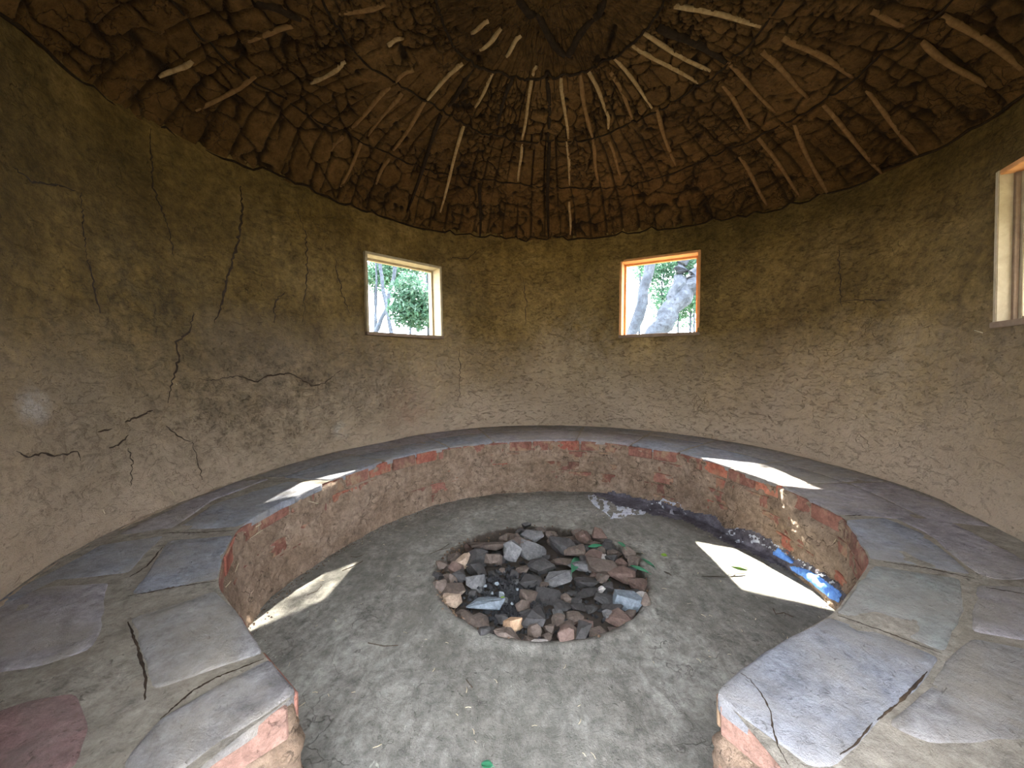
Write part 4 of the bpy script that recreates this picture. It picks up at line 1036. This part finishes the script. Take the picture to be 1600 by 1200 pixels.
# left window: thin stems and a bush
for k, (p, q, r_, lb) in enumerate((((603, 478), (592, 405), .05, 'slender stem at the left of the left window view'), ((604, 482), (621, 402), .055, 'slender tree leaning right in the left window view'), ((588, 470), (588, 405), .03, 'thinnest pale stem at the left edge of the left window view'), ((672, 520), (674, 410), .05, 'slender stem at the right of the left window view'))):
    a, b = vp(p, 8.4 + .3 * k), vp(q, 8.4 + .3 * k); g0 = ext(a, b, .3); g1 = ext(a, b, 4.6)
    tree(g0, [([(g0[0], g0[1], None), a, b, g1], r_, r_ * .6)], [(g1[0], g1[1], 4.8, .9), vp((600, 425), 9.4) + (.42,)], lb, k % 2, 1400, .06, 20 + k)
def bush(px, y, R, label, mat, n, seed, sz=.05):
    p = vp(px, y); rr0 = random.Random(seed)
    rt_ = tree((p[0], p[1], 0), [([(p[0], p[1], None), (p[0], p[1], p[2] - R * .2), (p[0] + .1, p[1], p[2] + R * .3)], .03, .012)], [(p[0] + rr0.uniform(-.5, .5) * R, p[1] + rr0.uniform(-.4, .4), p[2] + rr0.uniform(-.5, .5) * R, R * rr0.uniform(.5, .8)) for _ in range(5)], label, mat, n, sz, seed, 'shrub')
bush((668, 480), 7.2, .55, 'dense dark shrub at the lower right of the left window view', 0, 5200, 31)
bush((640, 425), 9.6, .62, 'light shrub high in the left window view', 1, 2600, 32)
bush((585, 440), 9.8, .5, 'sparse shrub behind the stems at the left of the left window', 1, 2000, 33)
bush((668, 415), 10.2, .45, 'loose shrub top right in the left window view', 0, 1500, 34)
bush((1060, 480), 10.2, .9, 'light green shrub behind the leaning trunk in the right window', 1, 5000, 35)
bush((1035, 430), 10.5, .8, 'green shrub between the two trunks of the right window', 1, 4200, 36)
bush((1085, 475), 9.6, .6, 'shrub at the lower right of the right window view', 1, 2600, 37)
bush((1000, 412), 10, .35, 'twiggy leaves at the top left of the right window view', 1, 450, 38)
bush((1080, 405), 10, .6, 'green leaves at the top right of the right window view', 0, 2800, 39)
# loose brushwood on the bank
V = []; Fc = []; r = random.Random(3)
for k in range(420):
    p = vp((r.uniform(560, 700), r.uniform(470, 560)), r.uniform(6.5, 9.5)); g = T_ground.ray_cast(Vector((p[0], p[1], 9)), Vector((0, 0, -1)))[0]
    a = r.gauss(-.35, .5); l = r.uniform(.15, .5); dv = Vector((math.cos(a) * l, r.uniform(-.3, .3) * l, math.sin(a) * l * .5 + r.uniform(0, .12)))
    v, f = tube([g + Vector((0, 0, .03)) - dv * .5 + Vector((0, 0, .05)), g + Vector((0, 0, .08 + r.random() * .12)), g + dv * .5 + Vector((0, 0, .05))], r.uniform(.006, .016), 4); b0 = len(V); V += v; Fc += [[i + b0 for i in q] for q in f]
tag(mesh_obj('brushwood', V, Fc, M_bark), 'heap of dry brushwood on the bank outside the left window', 'brushwood', kind='stuff')
# wood round the clearing: trees standing about the hut, the dense ones added unseen to dim daylight at the doorway, a leafy one shading the left window from the sun
for k, (x, y, h, R, n) in enumerate(((-1.9, -3.6, 2.9, 1.5, 6000), (.6, -5.2, 3.4, 1.7, 5000), (2.6, -2.6, 2.3, 1.2, 5000), (3.6, -.9, 2.4, 1.1, 4000), (-1.0, 12.2, 9.4, 1.7, 2300), (-6, 9, 4.5, 1.8, 1500), (5.5, 9.5, 4.4, 1.7, 1500), (11, -1, 4.5, 2., 1500), (-7.5, 2, 4.2, 2., 1500), (2, 13, 4.6, 2.2, 1500), (-3, 14, 5, 2.4, 1500))):
    tree((x, y, 0), [([(x, y, None), (x + .1, y, 1.8), (x, y, h - R * .2)], .12, .06), ([(x, y, h - R * .9), (x + R * .5, y + .2, h)], .04, .02), ([(x, y, h - R * .8), (x - R * .5, y - .2, h)], .04, .02)], [(x + math.cos(q) * R * .5, y + math.sin(q) * R * .5, h + .3 * math.sin(q * 2), R * .75) for q in np.arange(0, 6.2, 1.25)],
         ['dense tree added behind and left of the doorway to dim it', 'dense tree added straight behind the doorway to dim it', 'dense low tree added behind and right of the doorway to dim it', 'dense low tree added outside right of the hut to dim the doorway', 'leafy tree outside that shades the left window', 'round-crowned tree far left behind the hut', 'round-crowned tree far right behind the hut', 'round-crowned tree to the right of the hut', 'round-crowned tree to the left of the hut', 'distant tree straight behind the hut', 'distant tree behind the bank'][k], k % 2, n, .09, 60 + k)
